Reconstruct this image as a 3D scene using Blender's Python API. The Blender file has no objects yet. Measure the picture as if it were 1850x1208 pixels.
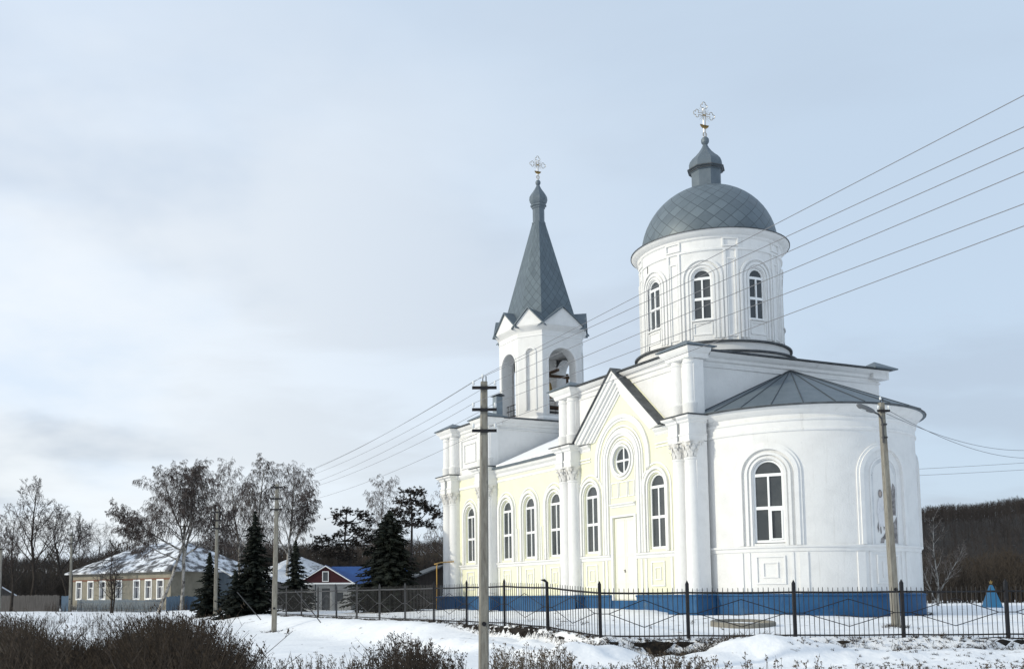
import bpy, bmesh, math, random
from mathutils import Vector, Matrix, noise
R = math.radians
PI = math.pi
SC = bpy.context.scene
COL = SC.collection

# ------------------------------------------------------------------ camera
EYE = 1.7
cd = bpy.data.cameras.new("camera")
cam = bpy.data.objects.new("camera", cd)
COL.objects.link(cam)
th, ro = .094, -.005
fw = Vector((0, math.cos(th), math.sin(th)))
up0 = Vector((0, -math.sin(th), math.cos(th)))
rt0 = Vector((1, 0, 0))
rt = rt0*math.cos(ro) + up0*math.sin(ro)
up = up0*math.cos(ro) - rt0*math.sin(ro)
bk = -fw
cam.matrix_world = Matrix(((rt.x, up.x, bk.x, 0), (rt.y, up.y, bk.y, 0), (rt.z, up.z, bk.z, EYE), (0, 0, 0, 1)))
cd.sensor_width = 36
cd.lens = 36*1866/1850
cd.shift_x = (925-744)/1850
cd.shift_y = (904-604)/1850
cd.clip_start = .1
cd.clip_end = 9000
SC.camera = cam

# ------------------------------------------------------------------ light
SUN_AZ = R(196)      # direction towards the sun in the world XY plane
SUN_EL = R(18.5)
sun_dir = Vector((math.cos(SUN_AZ)*math.cos(SUN_EL), math.sin(SUN_AZ)*math.cos(SUN_EL), math.sin(SUN_EL)))
ld = bpy.data.lights.new("sun", 'SUN')
ld.energy = 2.3
ld.angle = R(1.5)
ld.color = (1, .93, .76)
lo = bpy.data.objects.new("sun", ld)
COL.objects.link(lo)
lo.rotation_euler = sun_dir.to_track_quat('Z', 'Y').to_euler()

W = bpy.data.worlds.new("World")
SC.world = W
W.use_nodes = True
nt = W.node_tree
nt.nodes.clear()
def wn(t, **k):
    n = nt.nodes.new(t)
    for a, b in k.items(): setattr(n, a, b)
    return n
def wm(op, a, b=None, c=None):
    n = wn('ShaderNodeMath', operation=op)
    for i, v in enumerate((a, b, c)):
        if v is None: continue
        if isinstance(v, (int, float)): n.inputs[i].default_value = v
        else: nt.links.new(v, n.inputs[i])
    return n.outputs[0]
out = wn('ShaderNodeOutputWorld')
bg = wn('ShaderNodeBackground')
bg.inputs[1].default_value = .12
sky = wn('ShaderNodeTexSky', sky_type='NISHITA', sun_disc=False)
sky.sun_elevation = SUN_EL
sky.sun_rotation = R(90)-SUN_AZ
sky.air_density = 1.0; sky.dust_density = 1.5; sky.ozone_density = 1.5
tc = wn('ShaderNodeTexCoord')
sp = wn('ShaderNodeSeparateXYZ')
nt.links.new(tc.outputs['Generated'], sp.inputs[0])
zz = wm('ADD', wm('MAXIMUM', sp.outputs[2], 0), .28)
cb = wn('ShaderNodeCombineXYZ')
nt.links.new(wm('DIVIDE', sp.outputs[0], zz), cb.inputs[0])
nt.links.new(wm('DIVIDE', sp.outputs[1], zz), cb.inputs[1])
mp = wn('ShaderNodeMapping')
nt.links.new(cb.outputs[0], mp.inputs[0])
mp.inputs['Location'].default_value = (.35, 3.1, 0)
mp.inputs['Scale'].default_value = (1.0, 1.5, 1)
n1 = wn('ShaderNodeTexNoise'); n1.inputs['Scale'].default_value = 1.45; n1.inputs['Detail'].default_value = 5; n1.inputs['Roughness'].default_value = .52
n1.inputs['Distortion'].default_value = .35
n2 = wn('ShaderNodeTexNoise'); n2.inputs['Scale'].default_value = .75; n2.inputs['Detail'].default_value = 6; n2.inputs['Roughness'].default_value = .55
nt.links.new(mp.outputs[0], n1.inputs['Vector'])
mp2 = wn('ShaderNodeMapping'); mp2.inputs['Location'].default_value = (7.3, 1.2, 3)
nt.links.new(cb.outputs[0], mp2.inputs[0]); nt.links.new(mp2.outputs[0], n2.inputs['Vector'])
def ramp(src, a, b):
    r = wn('ShaderNodeMapRange', interpolation_type='SMOOTHSTEP')
    nt.links.new(src, r.inputs[0]); r.inputs[1].default_value = a; r.inputs[2].default_value = b
    return r.outputs[0]
def mixc(f, a, b):
    m = wn('ShaderNodeMix', data_type='RGBA')
    if isinstance(f, (int, float)): m.inputs[0].default_value = f
    else: nt.links.new(f, m.inputs[0])
    for i, v in ((6, a), (7, b)):
        if isinstance(v, tuple): m.inputs[i].default_value = (*v, 1)
        else: nt.links.new(v, m.inputs[i])
    return m.outputs[2]
# bright thin cloud veil, lit from the sun's side, with greyer patches low down
K = 1.2/.12
side = ramp(wm('ADD', wm('MULTIPLY', sp.outputs[0], -1), wm('MULTIPLY', sp.outputs[2], -.25)), -.55, .55)
veil = mixc(side, (.525*K, .635*K, .765*K), (.70*K, .80*K, .93*K))
grey = mixc(side, (.455*K, .535*K, .645*K), (.47*K, .53*K, .615*K))
low = ramp(sp.outputs[2], .55, .02)
gm = wm('MULTIPLY', ramp(n1.outputs[0], .42, .60), wm('ADD', wm('MULTIPLY', low, .85), .16))
cl = mixc(gm, veil, grey)
glow = wm('MULTIPLY', ramp(n2.outputs[0], .44, .62), wm('MULTIPLY', side, wm('SUBTRACT', 1, ramp(sp.outputs[2], .38, .62))))
cl = mixc(wm('MULTIPLY', glow, .9), cl, (.90*K, .93*K, .95*K))
fin = mixc(.84, sky.outputs[0], cl)
nt.links.new(fin, bg.inputs[0])
nt.links.new(bg.outputs[0], out.inputs[0])

SC.view_settings.view_transform = 'Standard'
SC.view_settings.look = 'None'
SC.view_settings.exposure = 0
SC.view_settings.gamma = 1
SC.view_settings.use_curve_mapping = False

# ------------------------------------------------------------------ materials
def mat(name, col, rough=.8, col2=None, scale=4., lo_=.35, hi=.7, bump=0., bscale=30., metal=0., spec=.3, detail=6, space='Object', stretch=None, col3=None, s3=20., l3=.55, h3=.7):
    m = bpy.data.materials.new(name); m.use_nodes = True
    t = m.node_tree; b = t.nodes['Principled BSDF']
    b.inputs['Roughness'].default_value = rough
    b.inputs['Metallic'].default_value = metal
    b.inputs['Specular IOR Level'].default_value = spec
    b.inputs['Base Color'].default_value = (*col, 1)
    c = t.nodes.new('ShaderNodeTexCoord'); vec = c.outputs[space]
    if stretch:
        mp = t.nodes.new('ShaderNodeMapping'); mp.inputs['Scale'].default_value = stretch
        t.links.new(vec, mp.inputs[0]); vec = mp.outputs[0]
    last = None
    def layer(base, colb, sc, a, bb):
        n = t.nodes.new('ShaderNodeTexNoise'); n.inputs['Scale'].default_value = sc; n.inputs['Detail'].default_value = detail
        n.inputs['Roughness'].default_value = .6
        t.links.new(vec, n.inputs['Vector'])
        r = t.nodes.new('ShaderNodeMapRange'); r.inputs[1].default_value = a; r.inputs[2].default_value = bb
        t.links.new(n.outputs[0], r.inputs[0])
        x = t.nodes.new('ShaderNodeMix'); x.data_type = 'RGBA'
        t.links.new(r.outputs[0], x.inputs[0])
        if isinstance(base, tuple): x.inputs[6].default_value = (*base, 1)
        else: t.links.new(base, x.inputs[6])
        x.inputs[7].default_value = (*colb, 1)
        return x.outputs[2]
    cur = col
    if col2: cur = layer(cur, col2, scale, lo_, hi)
    if col3: cur = layer(cur, col3, s3, l3, h3)
    if not isinstance(cur, tuple): t.links.new(cur, b.inputs['Base Color'])
    if bump:
        n = t.nodes.new('ShaderNodeTexNoise'); n.inputs['Scale'].default_value = bscale; n.inputs['Detail'].default_value = 5
        t.links.new(vec, n.inputs['Vector'])
        bp = t.nodes.new('ShaderNodeBump'); bp.inputs['Strength'].default_value = bump; bp.inputs['Distance'].default_value = .05
        t.links.new(n.outputs[0], bp.inputs['Height']); t.links.new(bp.outputs[0], b.inputs['Normal'])
    return m

def seam_metal(name, col, nu, kv, mode):
    """sheet metal laid in diamonds; the seams follow angle and height round the object's own axis"""
    m = bpy.data.materials.new(name); m.use_nodes = True
    t = m.node_tree; b = t.nodes['Principled BSDF']
    b.inputs['Roughness'].default_value = .5; b.inputs['Metallic'].default_value = .25; b.inputs['Specular IOR Level'].default_value = .4
    def M(op, a, bb=None):
        n = t.nodes.new('ShaderNodeMath'); n.operation = op
        for i, v in enumerate((a, bb)):
            if v is None: continue
            if isinstance(v, (int, float)): n.inputs[i].default_value = v
            else: t.links.new(v, n.inputs[i])
        return n.outputs[0]
    c = t.nodes.new('ShaderNodeTexCoord'); s = t.nodes.new('ShaderNodeSeparateXYZ'); t.links.new(c.outputs['Object'], s.inputs[0])
    x, y, z = s.outputs
    u = M('MULTIPLY', M('ARCTAN2', y, x), nu/(2*PI))
    if mode == 'dome':
        rr = M('SQRT', M('ADD', M('MULTIPLY', x, x), M('MULTIPLY', y, y)))
        v = M('MULTIPLY', M('ARCTAN2', z, rr), kv*nu/(2*PI))
    else:
        v = M('MULTIPLY', z, kv)
    p, q = M('ADD', u, v), M('SUBTRACT', u, v)
    def line(a): 
        f = M('FRACT', M('ADD', a, 100.))
        return M('LESS_THAN', M('MINIMUM', f, M('SUBTRACT', 1, f)), .028)
    ln = M('MAXIMUM', line(p), line(q))
    cv = t.nodes.new('ShaderNodeCombineXYZ'); t.links.new(M('FLOOR', p), cv.inputs[0]); t.links.new(M('FLOOR', q), cv.inputs[1])
    wn_ = t.nodes.new('ShaderNodeTexWhiteNoise'); wn_.noise_dimensions = '2D'; t.links.new(cv.outputs[0], wn_.inputs[0])
    no = t.nodes.new('ShaderNodeTexNoise'); no.inputs['Scale'].default_value = 3; t.links.new(c.outputs['Object'], no.inputs['Vector'])
    k = M('ADD', M('MULTIPLY', wn_.outputs[0], .5), M('MULTIPLY', no.outputs[0], .5))
    x1 = t.nodes.new('ShaderNodeMix'); x1.data_type = 'RGBA'; t.links.new(k, x1.inputs[0])
    x1.inputs[6].default_value = (*[v*.72 for v in col], 1); x1.inputs[7].default_value = (*[v*1.25 for v in col], 1)
    x2 = t.nodes.new('ShaderNodeMix'); x2.data_type = 'RGBA'; t.links.new(ln, x2.inputs[0])
    t.links.new(x1.outputs[2], x2.inputs[6]); x2.inputs[7].default_value = (*[v*.48 for v in col], 1)
    t.links.new(x2.outputs[2], b.inputs['Base Color'])
    t.links.new(M('ADD', M('MULTIPLY', wn_.outputs[0], .2), .4), b.inputs['Roughness'])
    return m

MT = {}
MT['wall'] = mat('whitewash', (.76, .76, .75), .9, (.68, .68, .67), 1.3, .45, .75, .25, 14, col3=(.60, .60, .58), s3=5, l3=.66, h3=.85)
MT['cream'] = mat('pale_lemon_south_wall', (.79, .785, .59), .9, (.72, .71, .54), 1.3, .45, .75, .25, 14, col3=(.66, .65, .56), s3=4, l3=.68, h3=.85)  # pale lemon tint, only on the lower south walls; the other sides stay white
MT['trim'] = mat('white_trim', (.78, .78, .77), .85, (.70, .70, .69), 2.2, .45, .8, .15, 20)
MT['capital'] = mat('weathered_plaster', (.78, .77, .75), .9, (.50, .49, .46), 6, .42, .7, .4, 25)
def streaks(m, col, thr=.60, sc=(5, 5, .22)):
    t = m.node_tree; b = t.nodes['Principled BSDF']; src = b.inputs['Base Color'].links[0].from_socket
    c = t.nodes.new('ShaderNodeTexCoord'); mp = t.nodes.new('ShaderNodeMapping'); mp.inputs['Scale'].default_value = sc; t.links.new(c.outputs['Object'], mp.inputs[0])
    n = t.nodes.new('ShaderNodeTexNoise'); n.inputs['Scale'].default_value = 1; n.inputs['Detail'].default_value = 7; n.inputs['Roughness'].default_value = .65; t.links.new(mp.outputs[0], n.inputs['Vector'])
    r = t.nodes.new('ShaderNodeMapRange'); r.inputs[1].default_value = thr; r.inputs[2].default_value = thr+.22; r.inputs[4].default_value = .75; t.links.new(n.outputs[0], r.inputs[0])
    x = t.nodes.new('ShaderNodeMix'); x.data_type = 'RGBA'; t.links.new(r.outputs[0], x.inputs[0]); t.links.new(src, x.inputs[6]); x.inputs[7].default_value = (*col, 1)
    t.links.new(x.outputs[2], b.inputs['Base Color'])
for k_ in ('wall', 'trim'): streaks(MT[k_], (.52, .51, .48))
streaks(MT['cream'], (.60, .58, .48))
MT['plinth'] = mat('blue_plinth_paint', (.014, .075, .185), .7, (.024, .10, .22), 1.5, .4, .7, .2, 12, col3=(.10, .12, .14), s3=4, l3=.64, h3=.75)
streaks(MT['plinth'], (.10, .16, .22), .56, (3, 3, .6))
MT['roof'] = mat('grey_sheet_metal', (.115, .145, .17), .5, (.15, .18, .205), 2, .35, .7, .1, 6, metal=.25)
MT['roofdark'] = mat('dark_flashing', (.045, .05, .055), .55, (.10, .11, .12), 3, .4, .7)
MT['seam'] = mat('seam_metal', (.05, .06, .07), .5)
MT['dome'] = seam_metal('diamond_sheet_metal', (.135, .168, .192), 26, 1.15, 'dome')
MT['spire'] = seam_metal('spire_sheet_metal', (.118, .15, .172), 24, 1.55, 'spire')
MT['glass'] = mat('window_glass', (.044, .052, .058), .06, (.075, .082, .086), .8, .4, .65, .12, 2.2, spec=.5)
MT['frame'] = mat('white_plastic_frame', (.86, .87, .87), .4)
MT['door'] = mat('white_painted_door', (.78, .775, .70), .6, (.60, .59, .53), 5, .6, .85)
MT['gold'] = mat('gilt_metal', (.34, .22, .08), .3, metal=.9)
MT['silver'] = mat('pale_cross_metal', (.50, .46, .40), .35, metal=.7)
MT['snow'] = mat('snow', (.90, .905, .91), .7, (.83, .84, .86), 1.5, .3, .7, .5, 10, spec=.2)
MT['wood'] = mat('brown_timber', (.11, .065, .04), .8, (.06, .04, .03), 8, .4, .7)
MT['iron'] = mat('black_iron', (.012, .012, .014), .5, (.03, .022, .018), 10, .5, .75)
MT['iron_grey'] = mat('grey_iron', (.06, .06, .062), .5, (.04, .03, .025), 6, .5, .75)
MT['concrete'] = mat('concrete', (.27, .26, .225), .9, (.17, .155, .13), 3, .4, .68, .4, 30, stretch=(6, 6, .8), col3=(.06, .055, .045), s3=5, l3=.60, h3=.75)
MT['porcelain'] = mat('porcelain', (.75, .77, .77), .25)
MT['wire'] = mat('aluminium_wire', (.20, .20, .21), .5, metal=.2)
MT['pipe'] = mat('yellow_gas_pipe', (.55, .33, .08), .5)
MT['bark'] = mat('dark_bark', (.026, .021, .018), .95, (.05, .042, .036), 5, .4, .7)
MT['twig'] = mat('brown_twig', (.052, .040, .036), .95)
MT['birch'] = mat('birch_bark', (.36, .34, .31), .85, (.06, .052, .046), 4, .44, .58, stretch=(1, 1, .6))
MT['birchtwig'] = mat('birch_twig', (.060, .046, .042), .9, (.092, .074, .067), .6, .35, .65)
MT['needle'] = mat('spruce_needles', (.0045, .0075, .0055), .95, (.009, .013, .0075), .8, .35, .65)
MT['pine'] = mat('pine_needles', (.016, .014, .011), .95, (.032, .024, .018), .8, .35, .65)
MT['weed'] = mat('dead_weed', (.025, .0195, .0155), .95, (.052, .039, .028), 1.2, .35, .65)
MT['weed_pale'] = mat('pale_dead_weed', (.11, .085, .06), .95, (.05, .04, .032), 1.5, .4, .65)
MT['soil'] = mat('bare_soil', (.012, .010, .009), .98, (.028, .023, .019), 4, .4, .7, .8, 8)

# ------------------------------------------------------------------ helpers
def tag(o, label=None, cat=None, group=None, kind=None):
    if label: o['label'] = label
    if cat: o['category'] = cat
    if group: o['group'] = group
    if kind: o['kind'] = kind
    return o
def empty(name, loc, rz=0, label=None, cat=None, group=None):
    o = bpy.data.objects.new(name, None); COL.objects.link(o)
    o.location = loc; o.rotation_euler = (0, 0, rz); o.empty_display_size = .3
    return tag(o, label, cat, group)

class MB:
    def __init__(s): s.v = []; s.f = []; s.m = []; s.mi = 0
    def add(s, vs, fs):
        n = len(s.v); s.v.extend(vs)
        for f in fs: s.f.append(tuple(i+n for i in f)); s.m.append(s.mi)
    def box(s, x0, x1, y0, y1, z0, z1):
        s.add([(x0,y0,z0),(x1,y0,z0),(x1,y1,z0),(x0,y1,z0),(x0,y0,z1),(x1,y0,z1),(x1,y1,z1),(x0,y1,z1)],
              [(0,3,2,1),(4,5,6,7),(0,1,5,4),(1,2,6,5),(2,3,7,6),(3,0,4,7)])
    def mbox(s, mp, s0, s1, z0, z1, d0, d1, ns=1):
        for k in range(ns):
            a = s0+(s1-s0)*k/ns; b = s0+(s1-s0)*(k+1)/ns
            s.add([mp(a,z0,d0),mp(b,z0,d0),mp(b,z1,d0),mp(a,z1,d0),mp(a,z0,d1),mp(b,z0,d1),mp(b,z1,d1),mp(a,z1,d1)],
                  [(0,3,2,1),(4,5,6,7),(0,1,5,4),(2,3,7,6)]+([(3,0,4,7)] if k == 0 else [])+([(1,2,6,5)] if k == ns-1 else []))
    def tube(s, pts, rad, n=6, cap=True):
        pts = [Vector(p) for p in pts]
        if not isinstance(rad, (list, tuple)): rad = [rad]*len(pts)
        vs = []; fs = []
        ref = Vector((0, 0, 1)); t = (pts[-1]-pts[0])
        if t.length < 1e-9: t = Vector((0, 0, 1))
        if abs(t.normalized().z) > .9: ref = Vector((1, 0, 0))
        for i, p in enumerate(pts):
            a = pts[min(i+1, len(pts)-1)]-pts[max(i-1, 0)]
            if a.length < 1e-9: a = t
            a.normalize(); u = a.cross(ref)
            if u.length < 1e-4: u = a.cross(Vector((.3, 1, .2)))
            u.normalize(); w = a.cross(u)
            for k in range(n):
                q = 2*PI*k/n; vs.append(tuple(p+(u*math.cos(q)+w*math.sin(q))*rad[i]))
        for i in range(len(pts)-1):
            for k in range(n):
                a = i*n+k; b = i*n+(k+1) % n; fs.append((a, b, b+n, a+n))
        if cap: fs.append(tuple(range(n))[::-1]); fs.append(tuple(range((len(pts)-1)*n, len(pts)*n)))
        s.add(vs, fs)
    def lathe(s, prof, n=32, cx=0, cy=0, a0=0, a1=2*PI, capt=True, capb=True):
        full = abs(a1-a0-2*PI) < 1e-6; m = n if full else n+1
        vs = []; fs = []
        for r, z in prof:
            for k in range(m):
                a = a0+(a1-a0)*k/n; vs.append((cx+r*math.cos(a), cy+r*math.sin(a), z))
        for i in range(len(prof)-1):
            for k in range(n):
                k2 = (k+1) % m
                fs.append((i*m+k, i*m+k2, (i+1)*m+k2, (i+1)*m+k))
        if full:
            if capb and prof[0][0] > 1e-6: fs.append(tuple(range(m))[::-1])
            if capt and prof[-1][0] > 1e-6: fs.append(tuple(range((len(prof)-1)*m, len(prof)*m)))
        s.add(vs, fs)
    def loft(s, path, prof, closed=True, capt=False, capb=False, cape=True):
        """mitred sweep of a profile [(outward, z)] along a plan polygon (counter-clockwise = outward to its right)"""
        n = len(path); P = [Vector((p[0], p[1])) for p in path]
        nor = []
        for i in range(n):
            e = []
            if closed or i > 0: a = P[i]-P[i-1]; e.append(Vector((a.y, -a.x)).normalized())
            if closed or i < n-1: a = P[(i+1) % n]-P[i]; e.append(Vector((a.y, -a.x)).normalized())
            if len(e) == 1: nor.append(e[0])
            else:
                b = (e[0]+e[1]).normalized(); nor.append(b/max(.3, b.dot(e[0])))
        vs = []; fs = []
        for o, z in prof:
            for i in range(n): q = P[i]+nor[i]*o; vs.append((q.x, q.y, z))
        for j in range(len(prof)-1):
            for i in range(n if closed else n-1):
                k = (i+1) % n; fs.append((j*n+i, j*n+k, (j+1)*n+k, (j+1)*n+i))
        if closed and capt: fs.append(tuple(range((len(prof)-1)*n, len(prof)*n)))
        if closed and capb: fs.append(tuple(range(n))[::-1])
        if not closed and cape:
            fs.append(tuple(j*n for j in range(len(prof)))); fs.append(tuple(j*n+n-1 for j in range(len(prof)))[::-1])
        s.add(vs, fs)
    def poly(s, mp, pts, d0, d1):
        """flat outline [(s,z)] given thickness between depths d0 (back) and d1 (front)"""
        n = len(pts)
        vs = [mp(a, z, d1) for a, z in pts]+[mp(a, z, d0) for a, z in pts]
        s.add(vs, [tuple(range(n)), tuple(range(n, 2*n))[::-1]]+[(i, (i+1) % n, (i+1) % n+n, i+n) for i in range(n)])
    def band(s, mp, c, zs, zb, r0, r1, d0, d1, n=20, full=False):
        """flat band round an arched opening: jambs from zb to zs, then a semicircle (full = a ring)"""
        if full: sec = [(math.cos(2*PI*k/(2*n)), math.sin(2*PI*k/(2*n))) for k in range(2*n+1)]
        else: sec = [(math.cos(PI*k/n), math.sin(PI*k/n)) for k in range(n+1)]
        a = [(c+r0*x, zs+r0*y) for x, y in sec]; b = [(c+r1*x, zs+r1*y) for x, y in sec]
        if not full:
            zz = zb if isinstance(zb, (tuple, list)) else (zb, zb)
            a = [(c+r0, zz[0])]+a+[(c-r0, zz[1])]; b = [(c+r1, zz[0])]+b+[(c-r1, zz[1])]
        m = len(a); vs = []; fs = []
        for (p, q) in zip(a, b): vs += [mp(*p, d0), mp(*p, d1), mp(*q, d1), mp(*q, d0)]
        for i in range(m-1):
            for k in range(3): fs.append((4*i+k, 4*i+k+1, 4*i+k+5, 4*i+k+4))
        if not full: fs += [(0, 1, 2, 3), (4*m-1, 4*m-2, 4*m-3, 4*m-4)]
        s.add(vs, fs)
    def frame(s, mp, s0, s1, z0, z1, w, d0, d1):
        s.mbox(mp, s0, s1, z1-w, z1, d0, d1, 2); s.mbox(mp, s0, s1, z0, z0+w, d0, d1, 2)
        s.mbox(mp, s0, s0+w, z0+w, z1-w, d0, d1); s.mbox(mp, s1-w, s1, z0+w, z1-w, d0, d1)
    def wall(s, mp, s0, s1, z0, z1, ops, rev=.22, ds=1e9, top=None):
        """wall sheet with real openings. ops: (kind, centre, half width, z bottom, z spring/centre)"""
        S = {s0, s1}
        n = max(1, int((s1-s0)/ds))
        for k in range(n+1): S.add(s0+(s1-s0)*k/n)
        def rng(o, x):
            kd, c, h, zb, zs = o
            t = math.sqrt(max(0, h*h-(x-c)**2))
            return (zs-t, zs+t) if kd == 'circle' else ((zb, zs) if kd == 'rect' else (zb, zs+t))
        for o in ops:
            S = {x for x in S if not (o[1]-o[2]-1e-3 < x < o[1]+o[2]+1e-3) or abs(x-s0) < 1e-6 or abs(x-s1) < 1e-6}
            for k in range(17): S.add(o[1]-o[2]*math.cos(PI*k/16))
        if top:
            for a, b in top: S.add(a)
        def tz(x):
            if not top: return z1
            for (a, za), (b, zb) in zip(top, top[1:]):
                if a-1e-6 <= x <= b+1e-6: return za+(zb-za)*(x-a)/(b-a)
            return z1
        S = sorted(S)
        for a, b in zip(S, S[1:]):
            if b-a < 1e-5: continue
            mid = (a+b)/2; o = next((o for o in ops if abs(mid-o[1]) < o[2]), None)
            def q(za, zb, zc, zd):
                s.add([mp(a, za, 0), mp(b, zb, 0), mp(b, zc, 0), mp(a, zd, 0)], [(0, 1, 2, 3)])
            if not o: q(z0, z0, tz(b), tz(a)); continue
            la, ha = rng(o, a); lb, hb = rng(o, b)
            q(z0, z0, lb, la); q(ha, hb, tz(b), tz(a))
            for (p, r_) in ((la, lb), (ha, hb)):
                s.add([mp(a, p, 0), mp(b, r_, 0), mp(b, r_, -rev), mp(a, p, -rev)], [(0, 1, 2, 3)])
        for o in ops:
            if o[0] != 'circle':
                for x in (o[1]-o[2], o[1]+o[2]):
                    s.add([mp(x, o[3], 0), mp(x, o[4], 0), mp(x, o[4], -rev), mp(x, o[3], -rev)], [(0, 1, 2, 3)])
    def build(s, name, mats, parent=None, loc=(0, 0, 0), rot=(0, 0, 0), smooth=35, clean=True):
        me = bpy.data.meshes.new(name)
        me.from_pydata([tuple(v) for v in s.v], [], s.f)
        if not isinstance(mats, (list, tuple)): mats = [mats]
        for m in mats: me.materials.append(MT[m] if isinstance(m, str) else m)
        if len(mats) > 1: me.polygons.foreach_set('material_index', s.m)
        if clean:
            bm = bmesh.new(); bm.from_mesh(me)
            bmesh.ops.remove_doubles(bm, verts=bm.verts, dist=1e-4)
            bmesh.ops.recalc_face_normals(bm, faces=bm.faces)
            bm.to_mesh(me); bm.free()
        if smooth:
            me.polygons.foreach_set('use_smooth', [True]*len(me.polygons))
            if clean: me.set_sharp_from_angle(angle=R(smooth))
        me.update()
        o = bpy.data.objects.new(name, me); COL.objects.link(o)
        o.location = loc; o.rotation_euler = rot
        if parent: o.parent = parent
        return o
def copy_tree(o, parent=None):
    c = o.copy(); COL.objects.link(c)
    if parent: c.parent = parent
    for ch in list(o.children): copy_tree(ch, c)
    return c
def smooth(a, b, x):
    t = max(0, min(1, (x-a)/(b-a))); return t*t*(3-2*t)

# ------------------------------------------------------------------ ground
OX, OY, YAW = 11.521, 42., .409
CA, SA = math.cos(YAW), math.sin(YAW)
def loc2w(x, y): return OX+x*CA-y*SA, OY+x*SA+y*CA
def w2loc(x, y): return (x-OX)*CA+(y-OY)*SA, -(x-OX)*SA+(y-OY)*CA
FX = -10.65      # church-local x of the long fence
FY = 29.5        # world y of the front fence
def gz(x, y):
    xl, yl = w2loc(x, y)
    d = min(xl-FX, y-FY)
    ho = -.06*smooth(14, 24, y)*(1-smooth(40, 55, y))+.16*smooth(36, 50, y)+.32*smooth(48, 68, y)+.22*smooth(66, 92, y)+.1*smooth(90, 130, y)
    hi = .76-.26*(1-smooth(29.3, 33.5, y))+.22*smooth(2.5, 9.5, d)
    hi += .22*math.exp(-((xl+1.2)/3.0)**2-((yl-5)/3.6)**2)-.10*math.exp(-((xl-5)/5)**2-((yl+6)/2.5)**2)
    hi = hi+(.85-hi)*smooth(45, 80, y)*smooth(24, 34, yl)
    if -1.9 < xl < 0 and 0 < yl < 24: hi += .13*noise.noise((yl*.55, xl*.3, 41))*smooth(-1.9, -.6, xl)
    ra_ = math.hypot(xl-5.306, yl)
    if yl < .5 and 4.7 < ra_ < 6.4: hi += .10*noise.noise((xl*.6, yl*.6, 43))*smooth(6.4, 5.2, ra_)
    if y > 100: hi = .9
    h = ho+(hi-ho)*smooth(-3.2, -.5, d)
    for (mx, my, r, a) in ((4.4, 27.6, 1.1, .30), (5.4, 28.2, .8, .16), (9.9, 28.2, 1.15, .36), (11.3, 28.4, .9, .14), (1.2, 30.2, 1.2, .12), (-1.2, 39, 2.2, .14), (-4.5, 46.5, 1.6, .12)):
        h += a*math.exp(-((x-mx)**2+((y-my)*1.5)**2)/(r*r))
    h -= .13*math.exp(-((x-6.6)/1.4)**2-((y-28.4)/.8)**2)
    if -2.2 < d < 0:                                   # the eroded bank right outside the fence
        pb = smooth(-2.0, -.9, d)*(1-smooth(-.30, -.1, d))
        w_ = .44*math.exp(-((x-6.7)/1.55)**2)*(1+.7*noise.noise((x*1.3, y*.8, 5))) if y-FY < xl-FX+.3 else 0
        w_ = max(w_, .34*smooth(6.2, 4.5, x)*(1-smooth(34, 40, y)), .24*smooth(9.3, 10.5, x))
        h -= pb*w_
    if -3 < d < .3 and y < 40:
        h += .10*noise.noise((x*.9, y*1.3, 21))+.05*noise.noise((x*2.6, y*2.6, 13))
    f = smooth(2, 8, y)*(1-smooth(120, 200, y))
    h += f*(.07*noise.noise((x*.35, y*.35, 3.3))+.03*noise.noise((x*1.1, y*1.1, 7.7))+.012*noise.noise((x*3.1, y*3.1, 1.7)))
    return h
def axis(parts):
    r = []
    for a, b, st in parts:
        n = max(1, round((b-a)/st)); r += [a+(b-a)*k/n for k in range(n)]
    return r+[parts[-1][1]]
xs = axis([(-6000, -600, 600), (-600, -120, 40), (-120, -40, 4), (-40, -14, .8), (-14, 2, .26), (2, 13, .13), (13, 24, .26), (24, 50, 1.2), (50, 130, 5), (130, 600, 40), (600, 6000, 600)])
ys = axis([(-600, -20, 40), (-20, 8, 2), (8, 25, .28), (25, 33, .13), (33, 42, .24), (42, 64, .6), (64, 110, 1.6), (110, 200, 8), (200, 700, 40), (700, 7000, 600)])
g = MB()
nx = len(xs)
g.v = [(x, y, gz(x, y)) for y in ys for x in xs]
g.f = [(j*nx+i, j*nx+i+1, (j+1)*nx+i+1, (j+1)*nx+i) for j in range(len(ys)-1) for i in range(nx-1)]
g.m = [0]*len(g.f)
MT['ground'] = mat('snowy_ground', (.90, .905, .91), .75, (.79, .80, .82), .5, .35, .7, .6, 5, spec=.2, col3=(.16, .13, .10), s3=1.7, l3=.635, h3=.70, detail=8)
tag(g.build('ground', 'ground', smooth=60, clean=False), kind='structure')

# ------------------------------------------------------------------ church (local: +x north, +y west, origin at the south-east corner)
CW, CL = 10.6, 10.0           # main cube
NX0, NX1 = 17.35, 23.55       # west block under the bell tower
church = empty('church', (OX, OY, 0), YAW, 'whitewashed church with grey dome, bell tower spire and blue painted base', 'church')
def fx(x0): return lambda s, z, d: (x0-d, s, z)            # south facing wall: s = west
def fy(y0): return lambda s, z, d: (s, y0-d, z)            # east facing wall: s = north
def fcyl(cx, cy, r, aref): return lambda s, z, d: (cx+(r+d)*math.cos(aref+s/r), cy+(r+d)*math.sin(aref+s/r), z)

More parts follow.
